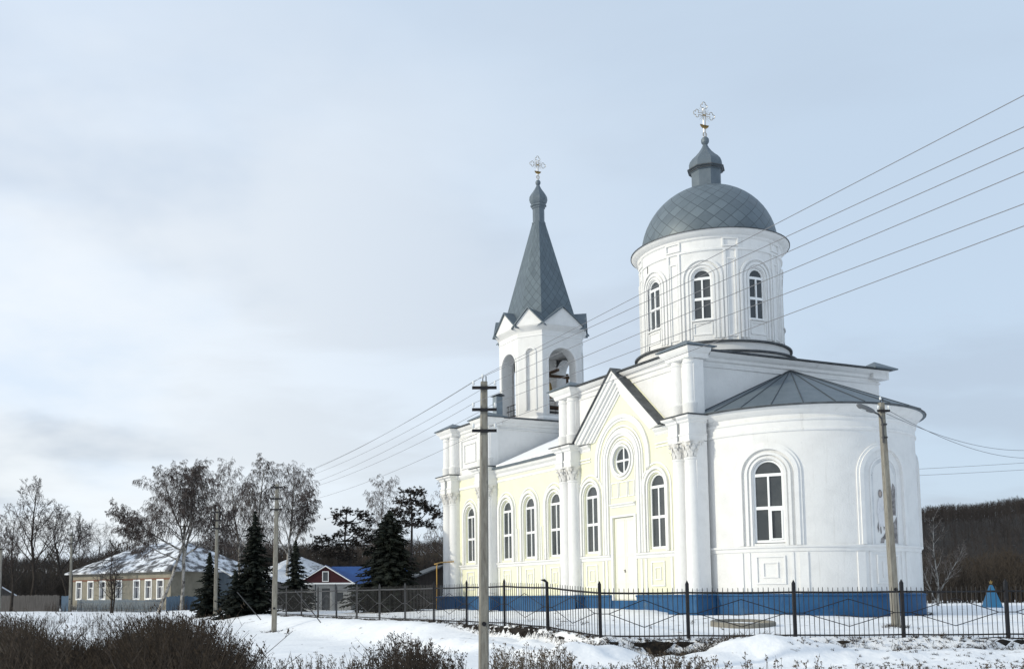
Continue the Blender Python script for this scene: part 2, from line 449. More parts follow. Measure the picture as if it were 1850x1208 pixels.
def church_window(mp, c, hw, zb, zs, dep, label=None, ns=1, parent=church, bars=True, sash=False):
    """white framed arched window: the frame is the part, its glass a sub-part"""
    m = MB(); t = .065; d0, d1 = -dep-.04, -dep+.03
    m.band(mp, c, zs, zb, hw-.01, hw+t, d0, d1, 14)
    m.mbox(mp, c-hw-t, c+hw+t, zb-.10, zb, d0, d1, 3)
    m.mbox(mp, c-hw+.005, c+hw-.005, zs-.06, zs+.055, d0+.006, d1-.004, 3)          # bar under the arch
    zm = zb+(zs-zb)*.5-.02
    m.mbox(mp, c-hw+.005, c-.035, zm-.06, zm+.06, d0+.006, d1-.006)
    m.mbox(mp, c+.035, c+hw-.005, zm-.06, zm+.06, d0+.006, d1-.006)
    m.mbox(mp, c-.035, c+.035, zb, zs-.06, d0+.004, d1-.002)
    if sash: m.frame(mp, c+.045, c+hw-.01, zb+.01, zm-.065, .055, d1-.004, d1+.03)
    w = m.build('window', 'frame', parent)
    if label: w['label'] = label
    g = MB()
    pts = [(c+hw, zb), (c+hw, zs)]+[(c+hw*math.cos(PI*k/14), zs+hw*math.sin(PI*k/14)) for k in range(1, 14)]+[(c-hw, zs), (c-hw, zb)]
    g.poly(mp, pts, -dep-.03, -dep-.015)
    g.build('pane', 'glass', w, smooth=0)
    return w
def surround(mp, c, zs, zb, rings, ns=22, name='window_surround'):
    m = MB()
    for r0, r1, d in rings: m.band(mp, c, zs, zb, r0, r1, -.02, d, ns)
    return m.build(name, 'trim', church)
def panel_relief(mp, c, hw, z0, z1, iw, iz0, iz1):
    m = MB(); m.frame(mp, c-hw, c+hw, z0, z1, .07, -.01, .05); p = m.build('relief_panel', 'trim', church)
    m = MB(); m.frame(mp, c-iw, c+iw, iz0, iz1, .05, -.01, .045); m.build('inner_panel', 'trim', p)
def strip(mp, y, hw, z0, z1, d=.05):
    m = MB(); m.mbox(mp, y-hw, y+hw, z0, z1, -.02, d); m.build('pilaster_strip', 'trim', church)

SILL = 3.62
# --- lower walls -------------------------------------------------------
W_S = [2.45, 7.52]; DC = 4.92; OZ = 7.88
NW = [11.10, 13.65, 16.15]; XN = .16; NXW = 20.3
m = MB()
ops = [('arch', c, .56, 3.75, 6.45) for c in W_S]+[('circle', DC, .64, 0, OZ), ('rect', DC, .82, 1.55, 5.32)]
# the east third, door and oculus share one column of the sheet, so the door is cut separately below the oculus
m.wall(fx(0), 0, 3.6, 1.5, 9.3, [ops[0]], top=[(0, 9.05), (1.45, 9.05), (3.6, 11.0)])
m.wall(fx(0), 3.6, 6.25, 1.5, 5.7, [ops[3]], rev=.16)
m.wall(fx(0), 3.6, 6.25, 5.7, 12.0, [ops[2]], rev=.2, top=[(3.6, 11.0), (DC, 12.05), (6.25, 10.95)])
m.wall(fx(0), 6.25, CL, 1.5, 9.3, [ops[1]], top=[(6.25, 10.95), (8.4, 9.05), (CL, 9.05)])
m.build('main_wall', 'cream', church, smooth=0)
for b in ((CW-.3, CW, 0, CL, 1.5, 9.1), (.012, CW-.31, 0, .3, 1.5, 9.1), (.012, CW-.31, CL-.3, CL, 1.5, 9.1), (.35, .5, .31, CL-.31, 1.5, 9.0)):
    m = MB(); m.box(*b); m.build('main_wall', 'wall', church, smooth=0)
m = MB()
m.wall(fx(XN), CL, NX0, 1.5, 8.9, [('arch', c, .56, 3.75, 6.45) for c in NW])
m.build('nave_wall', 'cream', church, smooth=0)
for b in ((CW-.4, CW-XN, CL+.01, NX0-.01, 1.5, 8.9), (.5, .62, CL+.01, NX0-.01, 1.5, 8.8)):
    m = MB(); m.box(*b); m.build('nave_wall', 'wall', church, smooth=0)
m = MB()
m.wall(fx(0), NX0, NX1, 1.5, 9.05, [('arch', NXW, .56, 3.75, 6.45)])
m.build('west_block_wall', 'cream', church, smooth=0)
for b in ((.012, CW, NX1-.3, NX1, 1.5, 9.05), (CW-.3, CW, NX0, NX1-.31, 1.5, 9.05), (.012, CW-.31, NX0, NX0+.3, 1.5, 9.05), (.4, .5, NX0+.31, NX1-.31, 1.5, 9)):
    m = MB(); m.box(*b); m.build('west_block_wall', 'wall', church, smooth=0)
# attic
for (a, b) in ((0.02, CL), (NX0+.02, NX1)):
    m = MB()
    m.loft([(.02, a), (CW, a), (CW, b), (.02, b)], [(0, 9.0), (0, 11.75)])
    m.loft([(.02, a), (CW, a), (CW, b), (.02, b)], [(-.01, 11.22), (.05, 11.24), (.05, 11.30), (.02, 11.32)])
    m.build('attic_wall', 'wall', church)
    m = MB()
    m.loft([(.02, a), (CW, a), (CW, b), (.02, b)], [(0, 11.45), (.08, 11.50), (.10, 11.62), (.26, 11.70), (.34, 11.82)])
    m.build('attic_cornice', 'trim', church)

# --- blue base ---------------------------------------------------------
APX, APY, APR = 5.306, 0., 4.77
m = MB()
pl = [(0, .2), (.12, 1.68), (.16, 1.72), (.16, 1.77), (.0, 1.80)]
pl = [(.12, .0), (.12, 1.70), (.17, 1.73), (.17, 1.78), (-.01, 1.815)]
ap = [(APX+APR*math.cos(R(a)), APY+APR*math.sin(R(a))) for a in range(180, 361, 4)]
m.loft([(0, DC-.98), (0, 1.0), (-.45, 1.0), (-.45, -.55), (.4, -.55)], pl, closed=False)
m.loft(ap, pl, closed=False)
m.loft([(-.45, 8.25), (0, 8.25), (0, DC+.98)], pl, closed=False)
m.loft([(XN, 17.0), (XN, 10.0), (-.45, 10.0), (-.45, 8.25)], pl, closed=False)
m.loft([(-.45, 18.95), (-.45, 17.0), (XN, 17.0)], pl, closed=False)
m.loft([(-.45, 21.4), (0, 21.4), (0, 18.95), (-.45, 18.95)], pl, closed=False)
m.loft([(1.2, 23.75), (-.45, 23.75), (-.45, 21.4)], pl, closed=False)
m.loft([(CW, 23.7), (1.2, 23.7)], pl, closed=False); m.loft([(CW, -.1), (CW, 23.7)], pl, closed=False)
m.mbox(fx(0), DC-.979, DC+.979, .2, 1.55, -.1, .06)
m.build('base', 'plinth', church)

# --- columns -----------------------------------------------------------
def col_lower():
    m = MB(); r = .30
    m.lathe([(r*1.22, 1.80), (r*1.22, 1.86), (r*1.1, 1.93), (r*1.16, 1.97), (r*1.16, 2.02), (r*1.02, 2.08), (r*1.0, 4.2), (r*.97, 6), (r*.9, 7.24), (r*1.0, 7.27), (r*1.02, 7.32), (r*.9, 7.36)], 28)
    c = m.build('column', 'trim', church)
    k = MB()
    k.lathe([(.26, 7.34), (.265, 7.6), (.30, 7.82), (.37, 7.93), (.37, 7.95)], 24)
    rnd = random.Random(3)
    for tier, (n, z0, h, rr, off) in enumerate(((8, 7.36, .30, .275, 0), (8, 7.50, .34, .285, PI/8))):
        for i in range(n):
            a = 2*PI*i/n+off
            ux, uy = math.cos(a), math.sin(a); tx, ty = -uy, ux
            vs = []
            for j, (zf, o, w) in enumerate(((0, 0, .085), (.45, .02, .10), (.8, .05, .085), (1, .10, .05), (.9, .13, .03))):
                z = z0+h*zf
                for sgn in (-1, 0, 1):
                    q = rr+o+(.022 if sgn == 0 else 0)
                    vs.append((ux*q+tx*w*sgn, uy*q+ty*w*sgn, z))
            k.add(vs, [(3*j+s_, 3*j+s_+1, 3*j+s_+4, 3*j+s_+3) for j in range(4) for s_ in range(2)])
    for i in range(4):                                   # corner volutes
        a = PI/4+i*PI/2; ux, uy = math.cos(a), math.sin(a)
        pts = []
        for j in range(15):
            q = j/14*2.6*PI; rr = .085*(1-j/17)
            pts.append((ux*(.385+rr*math.cos(q+PI/2)), uy*(.385+rr*math.cos(q+PI/2)), 7.86+rr*math.sin(q+PI/2)))
        k.tube(pts, .032, 6)
        k.tube([(ux*.24, uy*.24, 7.72), (ux*.33, uy*.33, 7.88), (ux*.385, uy*.385, 7.94)], .03, 6)
    k.box(-.36, .36, -.36, .36, 7.955, 8.03)
    k.build('capital', 'capital', c)
    return c
def col_attic():
    m = MB(); r = .265
    m.lathe([(r*1.17, 9.12), (r*1.17, 9.50), (r*1.24, 9.53), (r*1.24, 9.58), (r*1.02, 9.62), (r, 10.2), (r*.95, 11.2), (r*1.07, 11.23), (r*1.07, 11.29), (r*.95, 11.32), (r*.97, 11.5)], 24)
    return m.build('attic_column', 'trim', church)
PAIRS = [(-.20, .56), (8.70, 9.46), (17.55, 18.35), (22.05, 22.95)]
cA = cB = None
for ya, yb in PAIRS:
    for y in (ya, yb):
        if cA is None: cA, cB = col_lower(), col_attic(); a, b = cA, cB
        else: a, b = copy_tree(cA, church), copy_tree(cB, church)
        a.location = (-.22, y, 0); b.location = (-.20, y, 0)
# entablature blocks over the pairs, attic caps
for i, (ya, yb) in enumerate(PAIRS):
    ent = MB(); topb = MB(); flash = MB()
    for y in (ya, yb):
        h = .31
        ent.box(-.56, .35, y-h, y+h, 8.03, 8.24)
        ent.box(-.585, .35, y-h-.025, y+h+.025, 8.24, 8.31)
        ent.box(-.54, .35, y-h+.02, y+h-.02, 8.31, 8.74)
        ent.loft([(.35, y+h), (-.56, y+h), (-.56, y-h), (.35, y-h)], [(-.02, 8.74), (.05, 8.80), (.06, 8.86), (.18, 8.94), (.20, 9.02)], closed=False)
    y0, y1 = ya-.58, yb+.58
    flash.box(-.80, .30, y0, y1, 9.03, 9.075)
    ent.box(-.2, .34, ya-.3, yb+.3, 1.8, 8.0)           # flat pier behind the pair
    topb.box(-.2, .3, ya-.28, yb+.28, 9.08, 11.4)
    topb.loft([(.5, yb+.38), (-.52, yb+.38), (-.52, ya-.38), (.5, ya-.38)], [(-.06, 11.42), (.0, 11.46), (.03, 11.60), (.16, 11.72), (.2, 11.84)], closed=False)
    topb.box(-.50, .5, ya-.36, yb+.36, 11.42, 11.8)
    ent.build('entablature', 'trim', church); topb.build('attic_block', 'trim', church)
    flash.build('ledge_flashing', 'roofdark', church)
def corner_cap(x0, x1, y0, y1, h=.62):
    m = MB(); z = 11.86; cx, cy = (x0+x1)/2, (y0+y1)/2
    m.add([(x0,y0,z),(x1,y0,z),(x1,y1,z),(x0,y1,z),(cx,cy,z+h),(x0,y0,z+.05),(x1,y0,z+.05),(x1,y1,z+.05),(x0,y1,z+.05)],
          [(3,2,1,0),(0,1,6,5),(1,2,7,6),(2,3,8,7),(3,0,5,8),(5,6,4),(6,7,4),(7,8,4),(8,5,4)])
    return m.build('corner_cap', 'roof', church, smooth=0)
for i, (ya, yb) in enumerate(PAIRS): corner_cap(-.80, .70, ya-.68, yb+.68, .45)
corner_cap(CW-.75, CW+.62, -.55, .85, .45); corner_cap(CW-.75, CW+.62, CL-.8, CL+.5, .45)
m = MB()
m.box(CW-.6, CW+.35, -.25, .7, 11.44, 11.85)
m.build('attic_block', 'trim', church)

# --- south front: gable, arches, door ---------------------------------
S0 = fx(0)
g_ = .90                                               # slope of the gable
def rake(z0, z1, run0, run1, d0, d1, mm):
    """raking strip of both slopes between two parallel lines"""
    for sg in (-1, 1):
        def L(a, b): return (DC+sg*a, b)
        bot = 8.98
        za, zb_ = z0, z1                              # apex heights of lower and upper line
        ra, rb = (za-bot)/g_, (zb_-bot)/g_
        pts = [L(0, za), L(0, zb_), L(rb, bot), L(ra, bot)]
        if sg > 0: pts = pts[::-1]
        mm.poly(S0, pts, d0, d1)
m = MB()
for za, zb_, d in ((10.92, 11.06, .06), (11.06, 11.24, .14), (11.24, 11.44, .20), (11.44, 11.60, .30), (11.60, 11.86, .40), (11.86, 12.02, .48)):
    rake(za, zb_, 0, 0, -.02, d, m)
m.build('gable_cornice', 'trim', church)
m = MB()
for sg in (-1, 1):
    e = 3.42
    p = [(DC, 12.02), (DC, 12.10), (DC+sg*e, 12.10-g_*e), (DC+sg*e, 12.02-g_*e)]
    m.poly(S0, p if sg < 0 else p[::-1], -.02, .56)
m.build('gable_roof', 'roofdark', church)
for a, b in ((.9, 2.42), (7.45, 8.35)):
    m = MB()
    m.loft([(0, b), (0, a)], [(0, 8.62), (.04, 8.66), (.06, 8.76), (.16, 8.84), (.20, 8.93), (0, 8.97)], closed=False)
    m.mbox(S0, a, b, 8.10, 8.16, -.02, .05); m.mbox(S0, a, b, 8.24, 8.30, -.02, .06)
    m.build('front_cornice', 'trim', church)
for r0, r1, d, zb in ((1.92, 2.10, .10, 7.35), (1.80, 1.92, .05, 7.1), (1.52, 1.60, .06, 6.2), (1.22, 1.36, .13, SILL+.02), (1.10, 1.22, .08, SILL+.02), (1.36, 1.46, .07, SILL+.02), (.96, 1.02, .05, 5.95)):
    m = MB(); m.band(S0, DC, OZ, zb, r0, r1, -.02, d, 28); m.build('portal_arch', 'trim', church)
m = MB()
m.band(S0, DC, OZ, 0, .78, .90, -.02, .06, 24, full=True); m.band(S0, DC, OZ, 0, .64, .74, -.02, .10, 24, full=True)
m.build('window_surround', 'trim', church)
m = MB(); dp = .1
m.band(S0, DC, OZ, 0, .565, .65, -dp-.05, -dp+.03, 24, full=True)
m.mbox(S0, DC-.04, DC+.04, OZ-.57, OZ+.57, -dp-.03, -dp+.02); m.mbox(S0, DC-.57, DC-.04, OZ-.045, OZ+.045, -dp-.03, -dp+.018); m.mbox(S0, DC+.04, DC+.57, OZ-.045, OZ+.045, -dp-.03, -dp+.018)
w = m.build('window', 'frame', church); w['label'] = 'small round window with a white cross bar over the side door'
m = MB(); m.poly(S0, [(DC+.57*math.cos(2*PI*k/32), OZ+.57*math.sin(2*PI*k/32)) for k in range(32)], -dp-.035, -dp-.02); m.build('pane', 'glass', w, smooth=0)
m = MB()                                               # door case: two blind niches, lintel shelf, jambs
m.frame(S0, DC-.36, DC+.28, 6.2, 6.92, .05, -.02, .045)
m.frame(S0, DC-.90, DC-.42, 6.2, 6.92, .05, -.02, .045); m.frame(S0, DC+.34, DC+.90, 6.2, 6.92, .05, -.02, .045)
m.loft([(0, DC+.95), (0, DC-.95)], [(0, 5.74), (.05, 5.77), (.07, 5.83), (.14, 5.87), (.15, 5.92), (0, 5.95)], closed=False)
for a, b in ((-.98, -.83), (.83, .98)): m.mbox(S0, DC+a, DC+b, 1.56, 5.40, -.02, .06)
m.mbox(S0, DC-.83, DC+.83, 5.31, 5.40, -.02, .06)
m.build('door_case', 'trim', church)
m = MB()
m.mbox(S0, DC-.81, DC-.006, 1.56, 5.30, -.15, -.08); m.mbox(S0, DC+.006, DC+.81, 1.56, 5.30, -.15, -.08)
for a in (-.76, .06):
    for z0, z1 in ((3.62, 5.2), (2.42, 3.56), (1.6, 2.36)): m.frame(S0, DC+a, DC+a+.70, z0, z1, .05, -.085, -.065)
d = m.build('door', 'door', church)
m = MB(); m.mbox(S0, DC+.06, DC+.09, 2.80, 2.94, -.08, -.04); m.tube([S0(DC+.07, 2.9, -.03), S0(DC+.14, 2.9, -.03)], .009); m.build('handle', 'iron', d)
W3 = [(.62, .70, .05), (.78, .92, .10), (1.08, 1.16, .06)]
for c in W_S:
    church_window(S0, c, .50, 3.86, 6.44, .12)
    surround(S0, c, 6.45, SILL+.03, [(.60, .68, .06), (.74, .86, .11), (.98, 1.06, .05)])
for a, b in ((.86, DC-.99), (DC+.99, 8.40)):
    m = MB(); m.loft([(0, b), (0, a)], [(0, 3.36), (.05, 3.40), (.06, 3.50), (.13, 3.56), (.14, 3.62), (0, 3.645)], closed=False); m.build('sill_course', 'trim', church)
for c in W_S:
    panel_relief(S0, c, .48, 2.15, 3.24, .22, 2.42, 2.98)
for y in (3.28, 3.6, 1.5, 1.25, 6.55, 6.28, 8.35): strip(S0, y, .06, 1.82, 3.36)

# --- nave front --------------------------------------------------------
SN = fx(XN)
for c in NW:
    church_window(SN, c, .50, 3.86, 6.44, .12)
    surround(SN, c, 6.45, SILL+.03, [(.60, .68, .06), (.76, .90, .11), (1.0, 1.08, .05)])
m = MB()
m.loft([(XN, NX0-.03), (XN, CL+.03)], [(0, 3.36), (.05, 3.40), (.06, 3.50), (.13, 3.56), (.14, 3.62), (0, 3.645)], closed=False)
m.build('sill_course', 'trim', church)
for c in NW: panel_relief(SN, c, .44, 2.15, 3.24, .2, 2.42, 2.98)
for y in (12.1, 12.42, 14.65, 14.97, 17.05): strip(SN, y, .07, 1.82, 3.36); strip(SN, y, .05, SILL+.03, 5.4)
m = MB()
m.loft([(XN, NX0), (XN, CL)], [(0, 8.12), (.04, 8.15), (.04, 8.25), (0, 8.28)], closed=False); m.build('frieze_moulding', 'trim', church); m = MB()
m.loft([(XN, NX0), (XN, CL)], [(0, 8.40), (.08, 8.46), (.09, 8.60), (.22, 8.70), (.26, 8.84), (0, 8.88)], closed=False)
m.build('nave_cornice', 'trim', church)
church_window(S0, NXW, .50, 3.86, 6.44, .12); surround(S0, NXW, 6.45, SILL+.03, [(.60, .68, .06), (.74, .86, .11), (.98, 1.06, .05)])
m = MB()
m.loft([(0, 21.6), (0, 18.8)], [(0, 3.36), (.05, 3.40), (.06, 3.50), (.13, 3.56), (.14, 3.62), (0, 3.645)], closed=False)
m.build('sill_course', 'trim', church)
panel_relief(S0, NXW, .46, 2.15, 3.24, .2, 2.42, 2.98)
panel_relief(S0, 20.25, 1.15, 9.35, 11.1, .75, 9.65, 10.8)
for y in (19.2, 21.5): strip(S0, y, .06, 1.82, 3.36)
m = MB()
m.loft([(0, 21.7), (0, 18.7)], [(0, 8.10), (.05, 8.13), (.05, 8.25), (0, 8.28)], closed=False); m.build('frieze_moulding', 'trim', church); m = MB()
m.loft([(0, 21.7), (0, 18.7)], [(0, 8.70), (.12, 8.80), (.2, 8.92), (.2, 9.0), (0, 9.05)], closed=False)
m.build('nave_cornice', 'trim', church)
# nave roof: grey sheet with snow lying on it
m = MB()
e0 = -.22; zr = 11.38; ze = 8.92; sl = (zr-ze)/(CW/2-e0)
m.add([(e0, CL, ze), (e0, NX0, ze), (CW/2, NX0, zr), (CW/2, CL, zr), (CW-e0, CL, ze), (CW-e0, NX0, ze), (e0, CL, ze-.07), (e0, NX0, ze-.07), (CW-e0, CL, ze-.07), (CW-e0, NX0, ze-.07)],
      [(0, 1, 2, 3), (3, 2, 5, 4), (0, 6, 7, 1), (4, 5, 9, 8), (6, 8, 9, 7)])
rf = m.build('nave_roof', 'roof', church, smooth=0)
m = MB()
rnd = random.Random(5); N = 26
lo_ = []; hi_ = []
for k in range(N+1):
    y = CL+.25+(NX0-CL-.75)*k/N
    a = .10+.10*noise.noise((y*1.3, 0, 0)); b = 4.6+.4*noise.noise((y*.9, 5, 0))
    lo_.append((e0+a, y, ze+sl*a+.01)); hi_.append((e0+b, y, ze+sl*b+.01))
vs = lo_+[(x, y, z+.09) for x, y, z in lo_]+[(x, y, z+.09) for x, y, z in hi_]+hi_
q = N+1
m.add(vs, [(r*q+k, r*q+k+1, (r+1)*q+k+1, (r+1)*q+k) for r in range(3) for k in range(N)]+[(0, q, 2*q, 3*q), (N, q+N, 2*q+N, 3*q+N)])
m.build('roof_snow', 'snow', rf)
# flat hipped roofs of the cube and the west block
def hip(x0, x1, y0, y1, z0, z1, ins, nm):
    m = MB()
    a = [(x0, y0), (x1, y0), (x1, y1), (x0, y1)]
    b = [(x0+ins, y0+ins), (x1-ins, y0+ins), (x1-ins, y1-ins), (x0+ins, y1-ins)]
    m.add([(*p, z0-.06) for p in a]+[(*p, z0) for p in a]+[(*p, z1) for p in b],
          [(3, 2, 1, 0), (8, 9, 10, 11)]+[(i, (i+1) % 4, (i+1) % 4+4, i+4) for i in range(4)]+[(i+4, (i+1) % 4+4, (i+1) % 4+8, i+8) for i in range(4)])
    return m.build(nm, 'roofdark', church, smooth=0)
hip(-.42, CW+.42, -.42, CL+.42, 11.90, 12.42, 2.2, 'main_roof')
hip(-.42, CW+.42, NX0-.42, NX1+.42, 11.90, 12.35, 2.2, 'west_block_roof')

# --- apse --------------------------------------------------------------
AP = fcyl(APX, APY, APR, R(-90))
def sa(deg): return R(deg+90)*APR
m = MB()
wa = sa(-145.2); wb = sa(-34.8); wi = sa(-90)
m.wall(AP, sa(-180), sa(0), 1.5, 9.0, [('arch', wa, .58, 3.75, 6.45), ('arch', wb, .58, 3.75, 6.45)], ds=.25)
m.build('apse_wall', 'wall', church)
church_window(AP, wa, .52, 3.88, 6.43, .13, 'large arched apse window with one opening sash', sash=True)
church_window(AP, wb, .52, 3.88, 6.43, .13)
for c in (wa, wb): surround(AP, c, 6.45, SILL+.04, [(.62, .70, .05), (.76, .86, .09), (.98, 1.14, .11), (1.14, 1.25, .06)])
surround(AP, wi, 6.35, SILL+.04, [(.66, .72, .03), (1.02, 1.18, .10), (1.18, 1.28, .05)], name='niche_surround')
m = MB()
half = [(APX+APR*math.cos(R(a)), APY+APR*math.sin(R(a))) for a in range(180, 361, 3)]
m.loft(half, [(0, 8.06), (.05, 8.09), (.06, 8.16), (.02, 8.20), (.02, 8.46), (.07, 8.50), (.08, 8.57), (.02, 8.62), (.04, 8.74), (.16, 8.80), (.30, 8.98), (.36, 9.05)], closed=False)
m.build('apse_cornice', 'trim', church)
m = MB()
m.loft(half, [(0, 3.40), (.04, 3.43), (.05, 3.54), (.11, 3.58), (.12, 3.645), (0, 3.665)], closed=False); m.build('sill_course', 'trim', church)
for c in (wa, wi, wb):
    panel_relief(AP, c, .56, 2.17, 3.28, .29, 2.42, 3.02)
    for k in (-1, 1): strip(AP, c+k*1.22, .16, 1.83, 3.40, .045); strip(AP, c+k*.82, .05, 1.83, 3.40, .035)
# faded mural in the east niche: pale ground, standing robed figure, dark rocks
MT['mural'] = mat('faded_mural', (.66, .67, .67), .8, (.50, .51, .53), 2.2, .45, .8, col3=(.30, .29, .29), s3=5, l3=.66, h3=.8)
MT['mural_robe'] = mat('mural_robe', (.70, .70, .71), .8, (.46, .46, .48), 7, .5, .75, stretch=(3, 3, .7))
MT['mural_dark'] = mat('mural_dark', (.15, .14, .14), .85, (.40, .38, .37), 6, .4, .7)
MT['mural_skin'] = mat('mural_skin', (.42, .36, .32), .8)
m = MB()
pts = [(wi+.66, SILL+.06), (wi+.66, 6.35)]+[(wi+.66*math.cos(PI*k/14), 6.35+.66*math.sin(PI*k/14)) for k in range(1, 14)]+[(wi-.66, 6.35), (wi-.66, SILL+.06)]
m.poly(AP, pts, -.01, .012); mural = m.build('mural', 'mural', church, smooth=0)
mural['label'] = 'faded painted mural of a robed figure in the arched niche'
def blob(mm, pts, d): mm.poly(AP, [(wi+x, z) for x, z in pts], .008, d)
m = MB(); blob(m, [(-.36, 4.35), (-.44, 4.9), (-.40, 5.3), (-.31, 5.46), (-.19, 5.46), (-.08, 5.3), (-.02, 4.9), (-.10, 4.35)], .016); m.build('painted_robe', 'mural_robe', mural, smooth=0)
m = MB(); blob(m, [(-.16+.10*math.cos(t*PI/6)-.09, 5.62+.16*math.sin(t*PI/6)) for t in range(12)], .016); m.build('painted_hair', 'mural_dark', mural, smooth=0)
m = MB(); blob(m, [(-.25+.058*math.cos(t*PI/6), 5.61+.10*math.sin(t*PI/6)) for t in range(12)], .020); m.build('painted_face', 'mural_skin', mural, smooth=0)
m = MB()
blob(m, [(-.34, 3.72), (-.30, 3.9), (-.18, 3.98), (-.05, 4.16), (.10, 4.22), (.22, 4.5), (.30, 4.4), (.60, 4.75), (.60, 3.72)], .014)
blob(m, [(.36, 4.8), (.30, 5.1), (.38, 5.4), (.33, 5.7), (.45, 6.05), (.58, 5.9), (.55, 4.8)], .014)
for x0, z0, z1 in ((-.42, 4.12, 4.52), (-.30, 4.05, 4.42), (-.14, 4.2, 4.7), (.06, 4.3, 4.9)): blob(m, [(x0, z0), (x0-.03, (z0+z1)/2), (x0+.01, z1), (x0+.05, z0+.1)], .0135)
m.build('painted_rock', 'mural_dark', mural, smooth=0)
# apse roof: fan of standing seam sheets
m = MB()
n = 14
rim = [(APX+5.22*math.cos(R(180+180*k/(n*2))), APY+5.22*math.sin(R(180+180*k/(n*2))), 9.10) for k in range(2*n+1)]
apx = (APX+.1, .03, 11.46)
m.add(rim+[(x, y, 9.03) for x, y, z in rim]+[apx], [(i, i+1, 4*n+2) for i in range(2*n)]+[(i, 2*n+1+i, 2*n+2+i, i+1) for i in range(2*n)]+[tuple(range(2*n+1, 4*n+2))])
m.mi = 1
for k in range(0, 2*n+1, 2):
    a = Vector(rim[k]); b = Vector(apx); 
    m.tube([a+Vector((0, 0, .012)), a.lerp(b, .985)+Vector((0, 0, .012))], .022, 4)
ra = m.build('apse_roof', ['roof', 'seam'], church, smooth=0)
m = MB(); m.tube([(x, y, 9.06) for x, y, z in rim], .035, 6); m.build('eave_edge', 'roofdark', ra)

# --- drum and dome -----------------------------------------------------
DX, DY, DR = 5.306, 4.94, 3.27
DM = fcyl(DX, DY, DR, R(-90))
def sd(deg): return R(deg+90)*DR
dw = [sd(-90-1+45*k) for k in range(8)]
m = MB()
m.wall(DM, sd(-90-23.5), sd(270-23.5), 12.2, 18.0, [('arch', c, .42, 14.1, 16.06) for c in dw], ds=.2)
m.lathe([(DR-.35, 12.2), (DR-.35, 18)], 48, DX, DY, capt=False, capb=False)
m.build('drum_wall', 'wall', church)
for c in dw:
    church_window(DM, c, .375, 14.2, 16.05, .10)
    surround(DM, c, 16.06, 13.25, [(.47, .54, .04), (.60, .70, .06), (.80, .90, .08)], 18)
for c in dw:
    m = MB(); m.frame(DM, c-.42, c+.42, 13.42, 14.0, .06, -.02, .04)
    m.build('relief_panel', 'trim', church); m = MB(); m.mbox(DM, c-.48, c+.48, 14.06, 14.11, -.02, .09, 3); m.build('window_sill', 'trim', church)
    m = MB(); pc = c+R(22.5)*DR
    for k in (-1, 1): m.mbox(DM, pc+k*.27-.05, pc+k*.27+.05, 13.1, 17.3, -.02, .07)
    m.mbox(DM, pc-.20, pc+.20, 16.85, 16.92, -.02, .05); m.mbox(DM, pc-.20, pc+.20, 13.3, 13.37, -.02, .05)
    for k in (-1, 1): m.mbox(DM, pc+k*.17-.03, pc+k*.17+.03, 13.37, 16.85, -.02, .05)
    m.frame(DM, pc-.36, pc+.36, 17.43, 17.84, .06, -.02, .10)
    m.build('drum_pilaster', 'trim', church)
m = MB()
m.lathe([(DR, 17.28), (DR+.06, 17.30), (DR+.07, 17.38), (DR+.03, 17.42), (DR+.03, 17.80), (DR+.10, 17.86), (DR+.12, 17.94), (DR+.30, 18.02), (DR+.40, 18.16)], 72, DX, DY, capb=False)
m.build('drum_cornice', 'trim', church)
m = MB()
m.lathe([(DR+.43, 18.15), (DR+.43, 18.20), (3.12, 18.36)], 72, DX, DY, capb=False, capt=False)
m.build('cornice_flashing', 'roofdark', church)
m = MB()
m.lathe([(3.80, 12.0), (3.80, 12.50), (DR+.2, 12.62), (DR+.24, 13.0)], 64, DX, DY, capt=False, capb=False); m.build('drum_base', 'wall', church)
m = MB()
m.lathe([(3.80, 12.46), (3.90, 12.47), (3.90, 12.55), (DR+.2, 12.66)], 64, DX, DY, capt=False, capb=False)
m.lathe([(DR+.2, 12.98), (DR+.36, 12.99), (DR+.36, 13.07), (DR-.01, 13.17)], 64, DX, DY, capt=False, capb=False); m.build('base_flashing', 'roofdark', church)
m = MB()
pr = []
hd = 3.18
for k in range(17):
    a = R(90)*k/16; pr.append((3.18*math.cos(a), hd*math.sin(a)))
pr = [p for p in pr if p[0] > .62]+[(.62, 3.125)]
m.lathe(pr, 64, capt=False, capb=False)
dome = m.build('dome', 'dome', church, loc=(DX, DY, 18.28))
def oct_(r, off=0): return [(r*math.cos(R(45*k+22.5+off)), r*math.sin(R(45*k+22.5+off))) for k in range(8)]
m = MB()
m.loft(oct_(.72, 0), [(.02, 2.75), (0, 2.95), (0, 3.66), (.06, 3.70), (.06, 3.76), (.14, 3.80), (.16, 3.86), (.06, 3.92)], capt=True)
ln_ = m.build('lantern', 'roof', church, loc=(DX, DY, 18.54), smooth=20)
m = MB(); m.loft(oct_(.74, 0), [(.06, 3.72), (.085, 3.73), (.085, 3.765), (.06, 3.775)]); m.loft(oct_(.74, 0), [(.12, 3.80), (.165, 3.81), (.165, 3.85), (.12, 3.87)]); m.build('lantern_moulding', 'roofdark', ln_, smooth=0)
m = MB()
o8 = oct_(1)
def lobed(prof, mm):
    n = 8; vs = []; fs = []
    for r, z in prof:
        for x, y in o8: vs.append((x*r, y*r, z))
    for i in range(len(prof)-1):
        for k in range(n): k2 = (k+1) % n; fs.append((i*n+k, i*n+k2, (i+1)*n+k2, (i+1)*n+k))
    mm.add(vs, fs)
lobed([(.80, 3.90), (.83, 4.02), (.83, 4.16), (.77, 4.32), (.65, 4.48), (.48, 4.64), (.32, 4.82), (.20, 5.00), (.13, 5.15), (.09, 5.28)], m)
